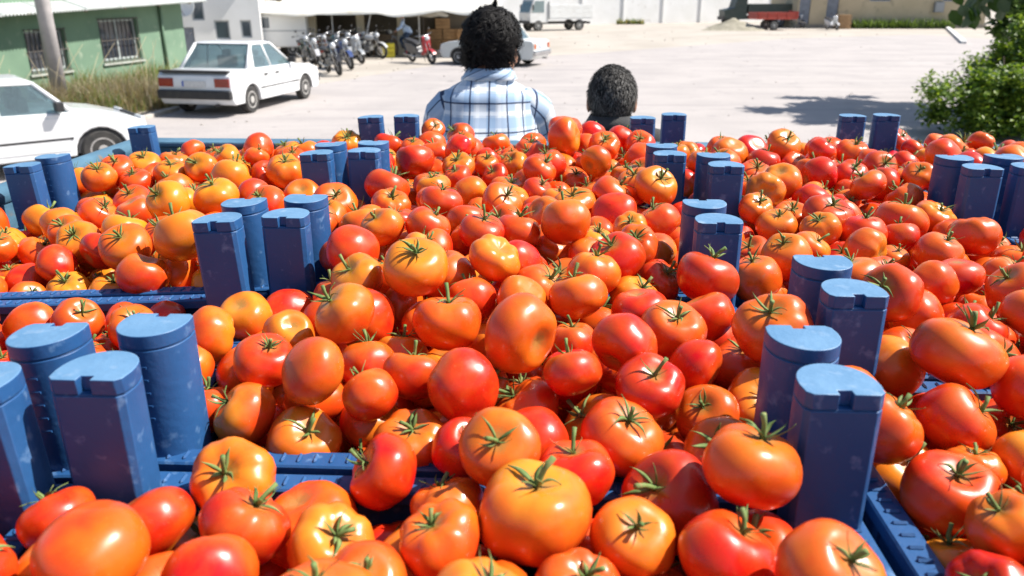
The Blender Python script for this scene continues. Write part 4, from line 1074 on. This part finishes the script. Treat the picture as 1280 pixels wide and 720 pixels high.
g0 = at(505, 71); BX, BY = g0.x, g0.y
bc = thing('bicycle', (BX, BY, .008), R(188), 'grey bicycle held by the rider in the pale blue shirt', 'bicycle')
spoked(bc, (.52, 0, .33), .33, .02); spoked(bc, (-.50, 0, .33), .33, .02)
MB().tube([(.40, 0, .80), (-.12, 0, .32), (-.20, 0, .82), (.40, 0, .76)], .016, 6).tube([(-.12, 0, .32), (-.50, 0, .33), (-.18, 0, .72)], .012, 6).tube([(.40, 0, .86), (.52, 0, .33)], .015, 6).build('frame', M('bike_frame', (.2, .22, .24), rough=.4), bc, smooth=True)
MB().tube([(.30, -.28, .98), (.40, 0, .95), (.30, .28, .98)], .013, 6).tube([(.40, 0, .86), (.40, 0, .95)], .013, 6).build('handlebar', chrome, bc, smooth=True)
MB().prism([(-.34, .90), (-.28, .86), (-.06, .88), (-.06, .91), (-.3, .93)], -.07, .07).tube([(-.20, 0, .80), (-.20, 0, .88)], .013, 6).build('saddle', black_trim, bc, bevel=.01)
MB().tube([(-.12, -.12, .32), (-.12, .12, .32)], .012, 6).box(-.02, .08, -.18, -.10, .30, .32).box(-.30, -.2, .10, .18, .33, .35).build('pedals', dark_steel, bc)
c_, s_ = math.cos(R(188)), math.sin(R(188))
def bl(x, y, z): return (BX + x*c_ - y*s_, BY + x*s_ + y*c_, z)
person('person in a pale blue shirt and dark trousers astride the bicycle', dict(base=bl(-.22, 0, .0), head=bl(.02, 0, 1.58), neck=bl(-.02, 0, 1.44), chest=bl(-.08, 0, 1.25), pelvis=bl(-.20, 0, .98),
    sho_l=bl(-.02, -.18, 1.37), sho_r=bl(-.02, .18, 1.37), elb_l=bl(.08, -.25, 1.14), elb_r=bl(.08, .25, 1.14), wri_l=bl(.26, -.25, 1.02), wri_r=bl(.26, .25, 1.02),
    hip_l=bl(-.18, -.09, .94), hip_r=bl(-.18, .09, .94), kne_l=bl(.10, -.12, .66), kne_r=bl(-.06, .16, .52), ank_l=bl(.03, -.14, .38), ank_r=bl(-.12, .26, .09)),
    skin_m, M('blue_white_cloth', (.50, .60, .75), (.30, .42, .60), scale=14, rough=.9, seed=False), M('navy_trousers', (.03, .05, .09), rough=.9), hair_pair('brown', (.02, .014, .01), (.04, .03, .02)), 'short', head_yaw=R(60), detail=False)
# ------------------------------------------------------------------ green house on the left
hp0, hp1 = Vector((-12.15, 14.3)), Vector((-9.95, 25.2))
hd_ = (hp1 - hp0); HL = hd_.length; ha_ = math.atan2(hd_.y, hd_.x)
gh = thing('green_house', (hp0.x, hp0.y, 0), ha_, 'low pale green rendered house with barred windows and a white corrugated roof', 'house')
# local x along the front, +y away to the left (behind the front)
def hx(px):     # photo column -> distance along the front
    t = (px - 640) / FPX; best = None
    for k in range(600):
        s = HL*k/600; q = hp0 + hd_*(s/HL); zc = q.y*math.cos(PITCH) + 1.2*math.sin(PITCH)
        e = abs(q.x/zc - t)
        if best is None or e < best[0]: best = (e, s)
    return best[1]
green_m = M('green_render', (.155, .245, .165), (.125, .205, .14), scale=1.3, rough=.92, bump=.2, bscale=60, c3=(.24, .30, .22), s3=5, t3=(.60, .75))
wins = [(hx(34), hx(83), .62, 1.56), (hx(127), hx(174), .68, 1.74)]
wl = MB(); cuts = [0] + [v for w_ in wins for v in w_[:2]] + [HL]
HT = 2.75
for i in range(len(cuts) - 1):
    a, b_ = cuts[i], cuts[i+1]
    if i % 2 == 0: wl.box(a, b_, 0, .22, 0, HT)
    else:
        z0_, z1_ = wins[i//2][2:]; wl.box(a, b_, 0, .22, 0, z0_).box(a, b_, 0, .22, z1_, HT)
wl.box(HL - .22, HL, .2205, 5, 0, HT).box(0, .22, .2205, 5, 0, HT).box(.2205, HL - .2205, 4.78, 5, 0, HT).box(.2205, HL - .2205, .2205, 4.7795, 0, .05)
wl.build('wall', green_m, gh)
iron = M('window_iron', (.06, .065, .07), (.12, .09, .07), scale=14, rough=.6)
for a, b_, z0_, z1_ in wins:
    wr_ = MB().box(a + .02, a + .07, .09, .13, z0_ + .02, z1_ - .02).box(b_ - .07, b_ - .02, .09, .13, z0_ + .02, z1_ - .02).box((a+b_)/2 - .025, (a+b_)/2 + .025, .09, .13, z0_ + .02, z1_ - .02).box(a + .07, b_ - .07, .091, .129, z0_ + .02, z0_ + .07).box(a + .07, b_ - .07, .091, .129, z1_ - .07, z1_ - .02).build('window', M('window_frame', (.42, .45, .44), (.33, .36, .36), rough=.6), gh)
    for u0_, u1_ in ((a + .07, (a+b_)/2 - .025), ((a+b_)/2 + .025, b_ - .07)): MB().box(u0_, u1_, .105, .112, z0_ + .07, z1_ - .07).build('pane', glass('window_glass', (.03, .035, .045)), wr_)
    n = 9
    for k in range(n + 1): MB().tube([(a + (b_-a)*k/n, -.03, z0_ - .03), (a + (b_-a)*k/n, -.03, z1_ + .03)], .011, 6).build('bar', iron, wr_)
    for zz in (z0_ - .01, (z0_ + z1_)/2, z1_ + .01): MB().tube([(a - .04, -.035, zz), (b_ + .04, -.035, zz)], .012, 6).build('bar', iron, wr_)
    MB().box(a - .08, b_ + .08, -.06, .0, z0_ - .09, z0_ - .04).build('sill', M('sill_concrete', (.4, .42, .38), (.33, .34, .3), rough=.9), wr_, bevel=.008)
MB().tube([(hx(203), -.06, 0), (hx(203), -.06, 2.3)], .045, 8).build('drain_pipe', M('pipe_green', (.10, .17, .11), rough=.5), gh, smooth=True)
# corrugated sheets, edge rising along the front
rf = MB(); n = 150; sheets = 9
roofm = M('roof_sheet', (.62, .64, .62), (.50, .52, .50), scale=1.6, rough=.6, c3=(.40, .36, .30), s3=5, t3=(.62, .75))
rfo = None
for sh_ in range(sheets):
    s0, s1 = -0.3 + (HL + .7)*sh_/sheets, -0.3 + (HL + .7)*(sh_+1)/sheets + .02
    ro = []
    mm = 26
    for k in range(mm + 1):
        x = s0 + (s1-s0)*k/mm; ze = 1.80 + .37*(x/HL) + (.003 if sh_ % 2 else 0); w_ = .028*math.cos(k*math.pi)
        ro.append([Vector((x, -.62, ze + w_)), Vector((x, 2.4, ze + .95 + w_)), Vector((x, 2.4, ze + .94 + w_)), Vector((x, -.62, ze - .010 + w_))])
    MB().loft(ro).build('roof_sheet', roofm, gh)
for k in range(8):
    x = .4 + (HL - .8)*k/7; ze = 1.80 + .37*(x/HL) - .05
    MB().tube([(x, -.58, ze), (x, .0, ze + .18)], .03, 6).build('rafter', M('old_wood', (.22, .16, .10), (.15, .11, .07), rough=.9), gh)

# concrete pole leaning over the weeds
gp = Vector((-9.50, 17.0, 0))
po = thing('utility_pole', gp, 0, 'round grey concrete utility pole standing in the weeds by the green house', 'pole')
MB().tube([(0, 0, -.05), (0, 0, 3), (0, 0, 7.5)], [.155, .135, .10], 20).build('shaft', M('pole_concrete', (.50, .46, .45), (.42, .39, .38), scale=5, rough=.9, bump=.2), po, smooth=True)
MB().box(-.9, .9, -.05, .05, 7.0, 7.1).build('cross_arm', iron, po)
for x in (-.8, 0, .8): MB().tube([(x, 0, 7.1), (x, 0, 7.18), (x, 0, 7.3)], [.05, .07, .03], 8).build('insulator', M('porcelain', (.6, .58, .54), rough=.3), po, smooth=True)

# ------------------------------------------------------------------ plants
def leaf_mesh(centres, n, size, seed, droop=0.2, flat=.0):
    q = random.Random(seed); b = MB()
    for _ in range(n):
        c, r = q.choice(centres); d = Vector((q.gauss(0, 1), q.gauss(0, 1), q.gauss(0, 1))).normalized(); rr = q.random() ** .45
        p_ = Vector(c) + Vector((d.x*r[0], d.y*r[1], d.z*r[2]))*rr
        if p_.z < .03: continue
        up = Vector((q.gauss(0, .55), q.gauss(0, .55), 1)).normalized(); fw = up.cross(Vector((q.gauss(0, 1), q.gauss(0, 1), q.gauss(0, .4)))).normalized(); fw = (fw + Vector((0, 0, -droop))).normalized(); sd_ = fw.cross(up).normalized()
        kk = q.uniform(.5, 1.4); L, w = size*kk, size*kk*q.uniform(.26, .42); o = len(b.v); nrm = fw.cross(sd_)
        b.v += [tuple(p_), tuple(p_ + fw*L*.45 + sd_*w - nrm*w*.35), tuple(p_ + fw*L - nrm*L*.10), tuple(p_ + fw*L*.45 - sd_*w - nrm*w*.35), tuple(p_ + fw*L*.5)]
        m_ = 0 if q.random() < .55 else 1 if q.random() < .65 else 2
        b.f += [(o, o+1, o+4), (o+1, o+2, o+4), (o+2, o+3, o+4), (o+3, o, o+4)]; b.mi += [m_]*4
    return b
def leafmat(n, c, tr=.35):
    if 'leaf_' + n in MATS: return MATS['leaf_' + n]
    m = M('leaf_' + n, c, tuple(x*.7 for x in c), scale=2.5, rough=.5, seed=False)
    nt = m.node_tree; p = nt.nodes['Principled BSDF']; out = nt.nodes['Material Output']
    tl = nd(nt, 'ShaderNodeBsdfTranslucent'); tl.inputs[0].default_value = (c[0]*1.3, c[1]*1.25, c[2]*.6, 1)
    mx = nd(nt, 'ShaderNodeMixShader'); mx.inputs[0].default_value = tr
    nt.links.new(p.outputs[0], mx.inputs[1]); nt.links.new(tl.outputs[0], mx.inputs[2]); nt.links.new(mx.outputs[0], out.inputs[0]); return m
bark = M('bark', (.16, .12, .085), (.09, .07, .05), scale=9, rough=.95, bump=.6)
def clumps(c, r, n, seed, cr):
    q = random.Random(seed); out = []
    for _ in range(n):
        d = Vector((q.gauss(0, 1), q.gauss(0, 1), q.gauss(0, 1))).normalized()*q.uniform(.35, 1.0)
        k = q.uniform(*cr); out.append(((c[0] + d.x*r[0], c[1] + d.y*r[1], c[2] + d.z*r[2]), (k, k, k*.75)))
    return out
leafset = [leafmat('mid', (.125, .215, .026)), leafmat('light', (.24, .34, .04)), leafmat('dark', (.035, .085, .018))]
# leafy bush by the road
bu = thing('leafy_bush', (8.75, 14.2, 0), 0, 'dense sunlit green bush beside the road', 'bush')
cl = clumps((-.05, -.3, .68), (1.80, 1.2, .66), 130, 3, (.16, .36)) + clumps((.75, .2, 1.45), (1.0, .9, .55), 44, 4, (.2, .34))
cl += clumps((1.5, .8, 2.0), (1.0, .7, .55), 44, 5, (.18, .36))
leaf_mesh(cl, 36000, .085, 8).build('foliage', leafset, bu, recalc=False)
q = random.Random(2); st = MB()
for k in range(14):
    a = q.uniform(0, 6.28); rr = q.uniform(.3, 1.1)
    st.tube([(q.uniform(-.2, .2), q.uniform(-.2, .2), 0), (rr*.5*math.cos(a), rr*.5*math.sin(a), .6), (rr*math.cos(a), rr*math.sin(a), q.uniform(.9, 1.5))], [.03, .02, .008], 6)
st.build('stem', bark, bu, smooth=True)
# tree behind the bush: its crown hangs above the picture and shades the road
TXY = (10.75, 17.5)
tr_ = thing('fig_tree', (*TXY, 0), 0, 'broad leaved tree with a forked trunk rising behind the bush and shading the road', 'tree')
tb = MB(); tb.tube([(0, 0, -.05), (.05, .02, 1.0), (-.02, .06, 2.0), (.05, .1, 2.9)], [.16, .13, .11, .09], 10)
limbs = [((-.02, .06, 1.8), (-.7, .3, 2.9), (-1.5, .6, 4.0)), ((.05, .1, 2.6), (.4, .9, 3.8), (.6, 1.6, 4.8)), ((.02, .06, 1.5), (.8, -.4, 2.4), (1.5, -.9, 3.5)), ((.05, .1, 2.7), (-.5, -.4, 3.9), (-1.1, -.6, 5.2)), ((-.02, .06, 1.9), (-.8, -.7, 2.6), (-1.9, -1.35, 2.75)), ((.05, .1, 2.9), (.1, .3, 4.2), (.2, .4, 5.6)), ((.04, .02, .8), (.35, -.25, 1.35), (.75, -.5, 1.9))]
for l in limbs: tb.tube(l, [.065, .045, .018], 7)
tb.build('trunk', bark, tr_, smooth=True)
cl = clumps((.55, .3, 4.5), (2.1, 2.7, 1.4), 84, 21, (.22, .46)) + clumps((.1, -.7, 1.9), (1.0, .6, .75), 40, 22, (.2, .36))
leaf_mesh(cl, 16000, .20, 9, .45).build('crown', [leafmat('fig', (.055, .115, .022)), leafmat('fig_light', (.11, .18, .04)), leafmat('dark', (.035, .085, .018))], tr_, recalc=False)
# big hanging leaves at the tip of the low limb
hl = MB(); q = random.Random(4)
for k in range(34):
    p_ = Vector((q.uniform(-2.15, -.75), q.uniform(-1.7, -.9), q.uniform(1.95, 2.75))); a = q.uniform(0, 6.28); fw = Vector((math.cos(a)*.6, math.sin(a)*.6, -1)).normalized(); sd_ = fw.cross(Vector((math.cos(a + 1), math.sin(a + 1), .4))).normalized(); L = q.uniform(.28, .46); w = L*.36
    nrm = fw.cross(sd_); o = len(hl.v)
    ol = [(0, 0), (.18, .75), (.45, 1), (.75, .6), (1, 0), (.75, -.6), (.45, -1), (.18, -.75)]
    hl.v += [tuple(p_ + fw*L*a_ + sd_*w*b_ - nrm*(.25*w*abs(b_)) - nrm*(.18*L*a_*a_)) for a_, b_ in ol] + [tuple(p_ + fw*L*.5 - nrm*.045*L)]
    for i in range(8): hl.f.append((o+i, o+(i+1) % 8, o+8)); hl.mi.append(k % 2)
hl.build('hanging_leaves', [leafmat('grey_green', (.11, .16, .10)), leafmat('fig', (.055, .115, .022))], tr_, recalc=False)

# verge: dry weeds and green grass that nobody could count
def blades(n, region, hgt, seed, lean=.5, wid=.006):
    q = random.Random(seed); b = MB()
    for _ in range(n):
        x, y, k = region(q); h = q.uniform(*hgt)*k; a = q.uniform(0, 6.28); le = abs(q.gauss(0, lean))*h; d = Vector((math.cos(a), math.sin(a), 0)); s = Vector((-d.y, d.x, 0))*q.uniform(.6, 1.4)*wid
        p0 = Vector((x, y, 0)); p1 = p0 + d*le*.35 + Vector((0, 0, h*.6)); p2 = p0 + d*le + Vector((0, 0, h)); o = len(b.v)
        b.v += [tuple(p0 - s), tuple(p0 + s), tuple(p1 + s*.8), tuple(p1 - s*.8), tuple(p2)]; m_ = 0 if q.random() < .6 else 1
        b.f += [(o, o+1, o+2, o+3), (o+3, o+2, o+4)]; b.mi += [m_]*2
    return b
def verge(q):
    t = q.random(); w = q.random()
    ea, eb = Vector((-9.0, 12.6)), Vector((-6.75, 20.5)); fa, fb = Vector((-12.0, 14.0)), Vector((-10.2, 24.0))
    p_ = ea.lerp(eb, t).lerp(fa.lerp(fb, t), w); k = .35 + 1.0*max(0, noise.noise(Vector((p_.x*.9, p_.y*.9, 7))) + .35) + .35*w
    return p_.x, p_.y, k
tag(blades(12000, verge, (.18, .55), 31, .55, .008).build('verge_grass', [leafmat('grass', (.13, .205, .045)), leafmat('straw', (.36, .30, .17))], recalc=False), 'long green and straw coloured grass on the verge before the green house', 'grass', None, 'stuff')
def dry(q):
    t, w = q.random(), q.random(); p_ = Vector((-9.9, 14.6)).lerp(Vector((-7.9, 18.5)), t) + Vector((q.gauss(0, .45), q.gauss(0, .3))); return p_.x, p_.y, .8 + .5*w
tag(blades(3800, dry, (.25, .75), 32, .95, .006).build('dry_brush', [leafmat('dry', (.30, .25, .17)), leafmat('dry_dark', (.19, .15, .10))], recalc=False), 'tangle of dry brown brush beneath the concrete pole', 'dry weeds', None, 'stuff')
q = random.Random(77)
for k in range(7):
    p_ = Vector((-9.9, 15.0, 0)).lerp(Vector((-7.8, 18.6, 0)), k/6) + Vector((q.uniform(-.3, .3), q.uniform(-.2, .2), 0)); b = MB()
    for j in range(4):
        a = q.uniform(0, 6.28); h = q.uniform(.9, 1.5); e = q.uniform(.2, .7); b.tube([(0, 0, 0), (e*.3*math.cos(a), e*.3*math.sin(a), h*.55), (e*math.cos(a), e*math.sin(a), h)], [.008, .006, .003], 5)
    o = b.build('weed_stalk', M('straw_stalk', (.42, .35, .22), rough=.9), smooth=True); o.location = p_
    tag(o, 'tall bare straw stalks sticking out of the dry brush', 'weed', 'bare weed stalks on the verge')

# ------------------------------------------------------------------ white house, stall and the far side of the yard
wm = M('white_wall', (.78, .78, .77), (.72, .72, .70), scale=.8, rough=.9, bump=.1, c3=(.60, .59, .56), s3=2.2, t3=(.62, .8))
def house(name, x0, x1, y0, y1, h, mat, label, wins, doors=(), parapet=True):
    r = thing(name, (x0, y0, 0), 0, label, 'house'); W_, D_ = x1 - x0, y1 - y0
    ops = sorted([(a, b_, c, d, 'w') for a, b_, c, d in wins] + [(a, b_, 0.0, d, 'd') for a, b_, d in doors])
    b = MB(); cur = 0
    for a, b_, c, d, k in ops:
        b.box(cur, a, 0, .2, 0, h)
        if c > 0: b.box(a, b_, 0, .2, 0, c)
        b.box(a, b_, 0, .2, d, h); cur = b_
    b.box(cur, W_, 0, .2, 0, h).box(0, .2, .2005, D_, 0, h).box(W_ - .2, W_, .2005, D_, 0, h).box(.2005, W_ - .2005, D_ - .2, D_, 0, h)
    b.build('wall', mat, r)
    MB().box(-.2, W_ + .2, -.25, D_ + .2, h + .001, h + .14).build('roof', M('roof_slab', (.45, .43, .4), (.36, .34, .32), scale=1, rough=.9), r)
    for a, b_, c, d, k in ops:
        if k == 'w':
            f = MB().box(a, a + .06, .08, .13, c, d).box(b_ - .06, b_, .08, .13, c, d).box(a + .06, b_ - .06, .081, .129, c, c + .06).box(a + .06, b_ - .06, .081, .129, d - .06, d).build('window', M('frame_grey', (.4, .42, .44), rough=.5), r)
            MB().box(a + .06, b_ - .06, .10, .106, c + .06, d - .06).build('pane', glass('far_glass', (.07, .09, .11)), f)
        else:
            dd = MB().box(a + .02, b_ - .02, .06, .11, .01, d - .02).build('door', M('door_grey', (.20, .22, .26), (.15, .17, .2), scale=4, rough=.6), r)
            MB().ball((b_ - .12, .04, 1.0), .03, 8, 6).build('handle', chrome, dd)
    return r
wh = house('white_house', -14.0, -9.55, 31.0, 36, 3.4, wm, 'white rendered house with satellite dish behind the green house', [(2.0, 2.45, 1.45, 2.4), (2.75, 3.3, .75, 1.45), (3.7, 4.1, .8, 1.45)], [(1.3, 2.0, 1.2)]); wh.rotation_euler.z = R(14)
# satellite dish standing on its own bracket
sdh = thing('satellite_dish', (-12.0, 30.75, 1.75), 0, 'round white satellite dish fixed to the white house', 'satellite dish')
rows = []
for j in range(7):
    rr = .42*j/6 + .001; rows.append([Vector((rr*math.cos(2*math.pi*k/24), -.25*(rr/.42)**2*.6, .25 + rr*math.sin(2*math.pi*k/24))) for k in range(24)])
o = MB().loft(rows, cap=False).build('reflector', M('dish_white', (.72, .73, .74), rough=.5), sdh, smooth=True); o.modifiers.new('s', 'SOLIDIFY').thickness = .012
MB().tube([(0, .02, .25), (0, .62, .15)], .03, 8).build('bracket', iron, sdh)
MB().tube([(0, -.08, -.15), (0, -.5, .2)], .012, 6).ball((0, -.5, .22), .05, 8, 6).build('feed_arm', iron, sdh)
# white van box beside the stall
vn = thing('white_caravan', (-10.75, 33.0, 0), R(6), 'plain white caravan standing between the white saloon and the stall', 'caravan')
MB().box(0, 2.55, 0, 1.9, .38, 1.66).build('body', wm, vn, bevel=.06, segs=3)
MB().box(.02, 2.53, -.012, -.001, .98, 1.04).build('trim_strip', M('trim_grey', (.45, .46, .47), rough=.5), vn)
MB().box(.4, 1.1, -.016, -.002, 1.12, 1.5).build('window', glass('far_glass', (.07, .09, .11)), vn)
for x in (.7, 1.9): wheel(vn, (x, .25, .3), .3, .16, 1, (.5, .5, .5))
for x in (.7, 1.9): wheel(vn, (x, 1.65, .3), .3, .16, 1, (.5, .5, .5))

cream = M('cream_plaster', (.50, .44, .32), (.42, .37, .27), scale=1.5, rough=.9)
ST = thing('market_stall', (-9.3, 33.6, 0), 0, 'open fronted market stall with cream posts under a white tarpaulin roof', 'stall')
MB().box(-.3, 8.6, 5.0, 5.2, 0, 3.2).box(-.3, -.1, .6, 4.9995, 0, 2.6).build('back_wall', M('stall_dark_wall', (.16, .14, .11), (.11, .10, .08), scale=1, rough=.9), ST)
for x in (.15, 1.15, 3.1, 4.75): MB().box(x - .14, x + .14, .3, .58, 0, 1.95).build('post', cream, ST, bevel=.02)
MB().box(1.3, 2.95, .9, 1.5, 0, .85).box(3.3, 4.6, .9, 1.5, 0, .8).build('counter', M('counter_wood', (.25, .17, .10), (.18, .12, .07), scale=3, rough=.8), ST, bevel=.015)
MB().tube([(3.35, -1.0, 0), (3.75, -.4, 1.9)], .03, 8).build('slanting_pole', M('pole_grey', (.5, .48, .44), rough=.7), ST)
for x in (2.15, 5.6, 7.6): MB().tube([(x, -.45, 0), (x, -.45, 1.82)], .025, 8).build('pole', M('pole_grey', (.5, .48, .44), rough=.7), ST)
tarp_m = M('tarpaulin', (.74, .72, .66), (.66, .63, .55), scale=.9, rough=.8, c3=(.55, .48, .32), s3=1.3, t3=(.60, .80))
tb = MB(); nx_, ny_ = 46, 16; gr = []
for j in range(ny_):
    for i in range(nx_):
        x = -.7 + 9.6*i/(nx_-1); y = -.8 + 5.9*j/(ny_-1)
        z = 1.80 + .22*(y + .8) + .05*math.cos(x*2.1) - .14*math.sin(math.pi*((x + .7) % 2.4)/2.4)*(1 if j == 0 else .55) + .04*noise.noise(Vector((x, y, 0))) + (.18*max(0, (x - 5.5)/3.4))
        if j == 0: z -= .10; y += .04
        gr.append((x, y, z))
tb.add(gr, [(j*nx_+i, j*nx_+i+1, (j+1)*nx_+i+1, (j+1)*nx_+i) for j in range(ny_-1) for i in range(nx_-1)])
tb.build('tarpaulin', tarp_m, ST, smooth=True).modifiers.new('s', 'SOLIDIFY').thickness = .01
# goods at the stall
def simple_crate(loc, rz, label, m, s=(.5, .35, .28), group=None):
    r = thing('wooden_crate' if 'wood' in label else 'plastic_crate', loc, rz, label, 'crate', group)
    a, b_, h = s[0]/2, s[1]/2, s[2]
    MB().box(-a, a, -b_, b_, 0, .015).build('floor', m, r)
    for k in range(3):
        z0_ = .016 + k*h/3; z1_ = z0_ + h/3 - .03
        for y in (-b_, b_ - .012): MB().box(-a, a, y, y + .012, z0_, z1_).build('slat', m, r)
        for x in (-a, a - .012): MB().box(x, x + .012, -b_ + .0125, b_ - .0125, z0_, z1_).build('slat', m, r)
    for x in (-a + .0125, a - .0375):
        for y in (-b_ + .0125, b_ - .0375): MB().box(x, x + .025, y, y + .025, .016, h).build('corner', m, r)
    return r
woodm = M('crate_wood', (.42, .26, .13), (.33, .20, .10), scale=5, rough=.85)
p_ = at(483, 52, .35); simple_crate((-4.95, 33.0, .0), R(8), 'yellow plastic crate standing at the stall front', M('crate_yellow', (.75, .62, .04), rough=.5), (.5, .4, .55))
for k, (x, y, z) in enumerate(((-3.6, 38.2, 0), (-2.9, 38.3, 0), (-2.2, 38.1, 0), (-3.55, 38.2, .46), (-2.85, 38.25, .46), (-2.2, 38.15, .46), (-3.2, 38.2, .92))):
    simple_crate((x, y, z), R(3*k - 8), 'brown wooden crate in the pile beside the white parasol', woodm, (.66, .5, .44), 'brown wooden crates piled beside the stall')
um = thing('market_parasol', (-3.9, 36.6, 0), 0, 'small white market parasol open over the brown crates', 'parasol')
MB().tube([(0, 0, 0), (0, 0, 2.05)], .025, 8).build('pole', iron, um)
cn_ = MB(); ap = Vector((0, 0, 2.1)); rg_ = [Vector((1.15*math.cos(2*math.pi*k/16), 1.15*math.sin(2*math.pi*k/16), 1.52 - (.05 if k % 2 else 0))) for k in range(16)]
cn_.add([ap] + rg_, [(0, 1 + k, 1 + (k+1) % 16) for k in range(16)]); cn_.build('canopy', tarp_m, um).modifiers.new('s', 'SOLIDIFY').thickness = .008
MB().box(-.25, .25, -.25, .25, 0, .08).build('base', iron, um, bevel=.02)
# low dark shrub in the yard
sh0 = at(551, 58); sb = thing('dark_shrub', (sh0.x, sh0.y, 0), 0, 'low dark round shrub growing in the yard behind the red scooter', 'shrub')
leaf_mesh(clumps((0, 0, .25), (.32, .28, .16), 14, 41, (.12, .2)), 1500, .07, 12).build('foliage', [leafmat('shrub', (.05, .07, .04)), leafmat('dark', (.035, .085, .018))], sb, recalc=False)
MB().tube([(0, 0, 0), (.05, 0, .3)], [.03, .015], 6).build('stem', bark, sb)

# long white wall, low store, beige building
far = thing('white_wall', (-1.5, 70, 0), R(24), 'long white boundary wall across the far side of the yard', 'wall')
for k in range(9):
    MB().box(k*4.2 + .02, k*4.2 + 4.18, -.1, .1, 0, 2.9).build('wall_panel', wm, far)
    MB().box(k*4.2 - .16, k*4.2 + .018, -.2, .2, 0, 3.05).build('pier', wm, far)
MB().box(-.2, 38, -.16, .16, 3.06, 3.16).build('coping', M('coping', (.5, .5, .48), rough=.9), far)
gb = house('grey_store', -4.4, -1.3, 52, 60, 3.6, M('grey_block', (.27, .28, .30), (.22, .23, .25), scale=1.2, rough=.9), 'plain grey storehouse behind the stall roof', [(.8, 2.0, 1.2, 2.2)])
bgm = M('beige_render', (.52, .43, .29), (.46, .38, .25), scale=.7, rough=.92, c3=(.32, .27, .19), s3=1.7, t3=(.58, .78))
bb = house('beige_building', 21.9, 36.4, 64.2, 71, 3.6, bgm, 'beige rendered building with grey doors across the road', [(5.4, 7.0, 1.95, 2.8), (11.0, 12.2, 1.95, 2.8)], [(.1, .95, 2.3), (2.2, 3.1, 2.3)])
MB().box(-.15, 14.6, -.12, -.002, 0, .28).build('plinth', M('plinth', (.30, .27, .22), (.24, .21, .17), rough=.9), bb)
mx_ = thing('meter_box', (32.6, 63.92, 1.15), 0, 'grey metal meter box on the beige building', 'meter box')
MB().box(-.35, .35, -.02, .27, 0, .75).build('case', M('meter_grey', (.25, .26, .27), rough=.5), mx_, bevel=.02)
MB().box(-.31, .31, -.032, -.021, .04, .71).build('door', M('meter_door', (.30, .31, .32), rough=.5), mx_, bevel=.01)
for k in range(6):
    r = thing('pallet', (25.0, 63.0, k*.17), R(rnd.uniform(-4, 4)), 'orange brown wooden pallet in the stack before the beige building', 'pallet', 'stacked pallets by the beige building')
    for j in range(5): MB().box(-.45 + j*.19, -.31 + j*.19, -.5, .5, .13, .155).build('deck_board', woodm, r)
    for j in range(3): MB().box(-.45, .45, -.5 + j*.45, -.4 + j*.45, .001, .129).build('bearer', woodm, r)
def strip(q): return (q.uniform(26, 33.5), q.uniform(62.9, 64.0), q.uniform(.5, 1.2))
tag(blades(2200, strip, (.3, .8), 51, .5, .03).build('wall_grass', [leafmat('grass', (.13, .205, .045)), leafmat('shrub2', (.06, .10, .03))], recalc=False), 'strip of green grass along the foot of the beige building', 'grass', None, 'stuff')
def strip2(q): return (q.uniform(9.2, 11.6), q.uniform(73.0, 73.6), q.uniform(.3, 1.0))
tag(blades(500, strip2, (.3, .7), 52, .5, .03).build('wall_weeds', [leafmat('grass', (.13, .205, .045)), leafmat('straw', (.36, .30, .17))], recalc=False), 'tuft of weeds at the foot of the long white wall', 'weeds', None, 'stuff')
def far_tree(x, y, h, r, label, seed):
    t = thing('background_tree', (x, y, 0), 0, label, 'tree', 'trees beyond the yard')
    MB().tube([(0, 0, -.05), (.1, 0, h*.4), (0, .1, h*.8)], [.22, .16, .07], 8).tube([(.05, 0, h*.35), (.8, .3, h*.65)], [.1, .04], 6).tube([(.05, 0, h*.3), (-.8, -.2, h*.6)], [.1, .04], 6).build('trunk', bark, t, smooth=True)
    leaf_mesh(clumps((0, 0, h*.55), (r, r, h*.42), 40, seed, (.5, .95)), 5000, .32, seed).build('crown', leafset, t, recalc=False)
far_tree(42.5, 79, 6, 2.6, 'dark green tree past the end of the beige building', 61)
far_tree(47.5, 76, 6.5, 2.9, 'dark green tree at the far end of the white kerb', 62)
far_tree(14, 84, 6, 2.6, 'green tree standing behind the long white wall', 63)
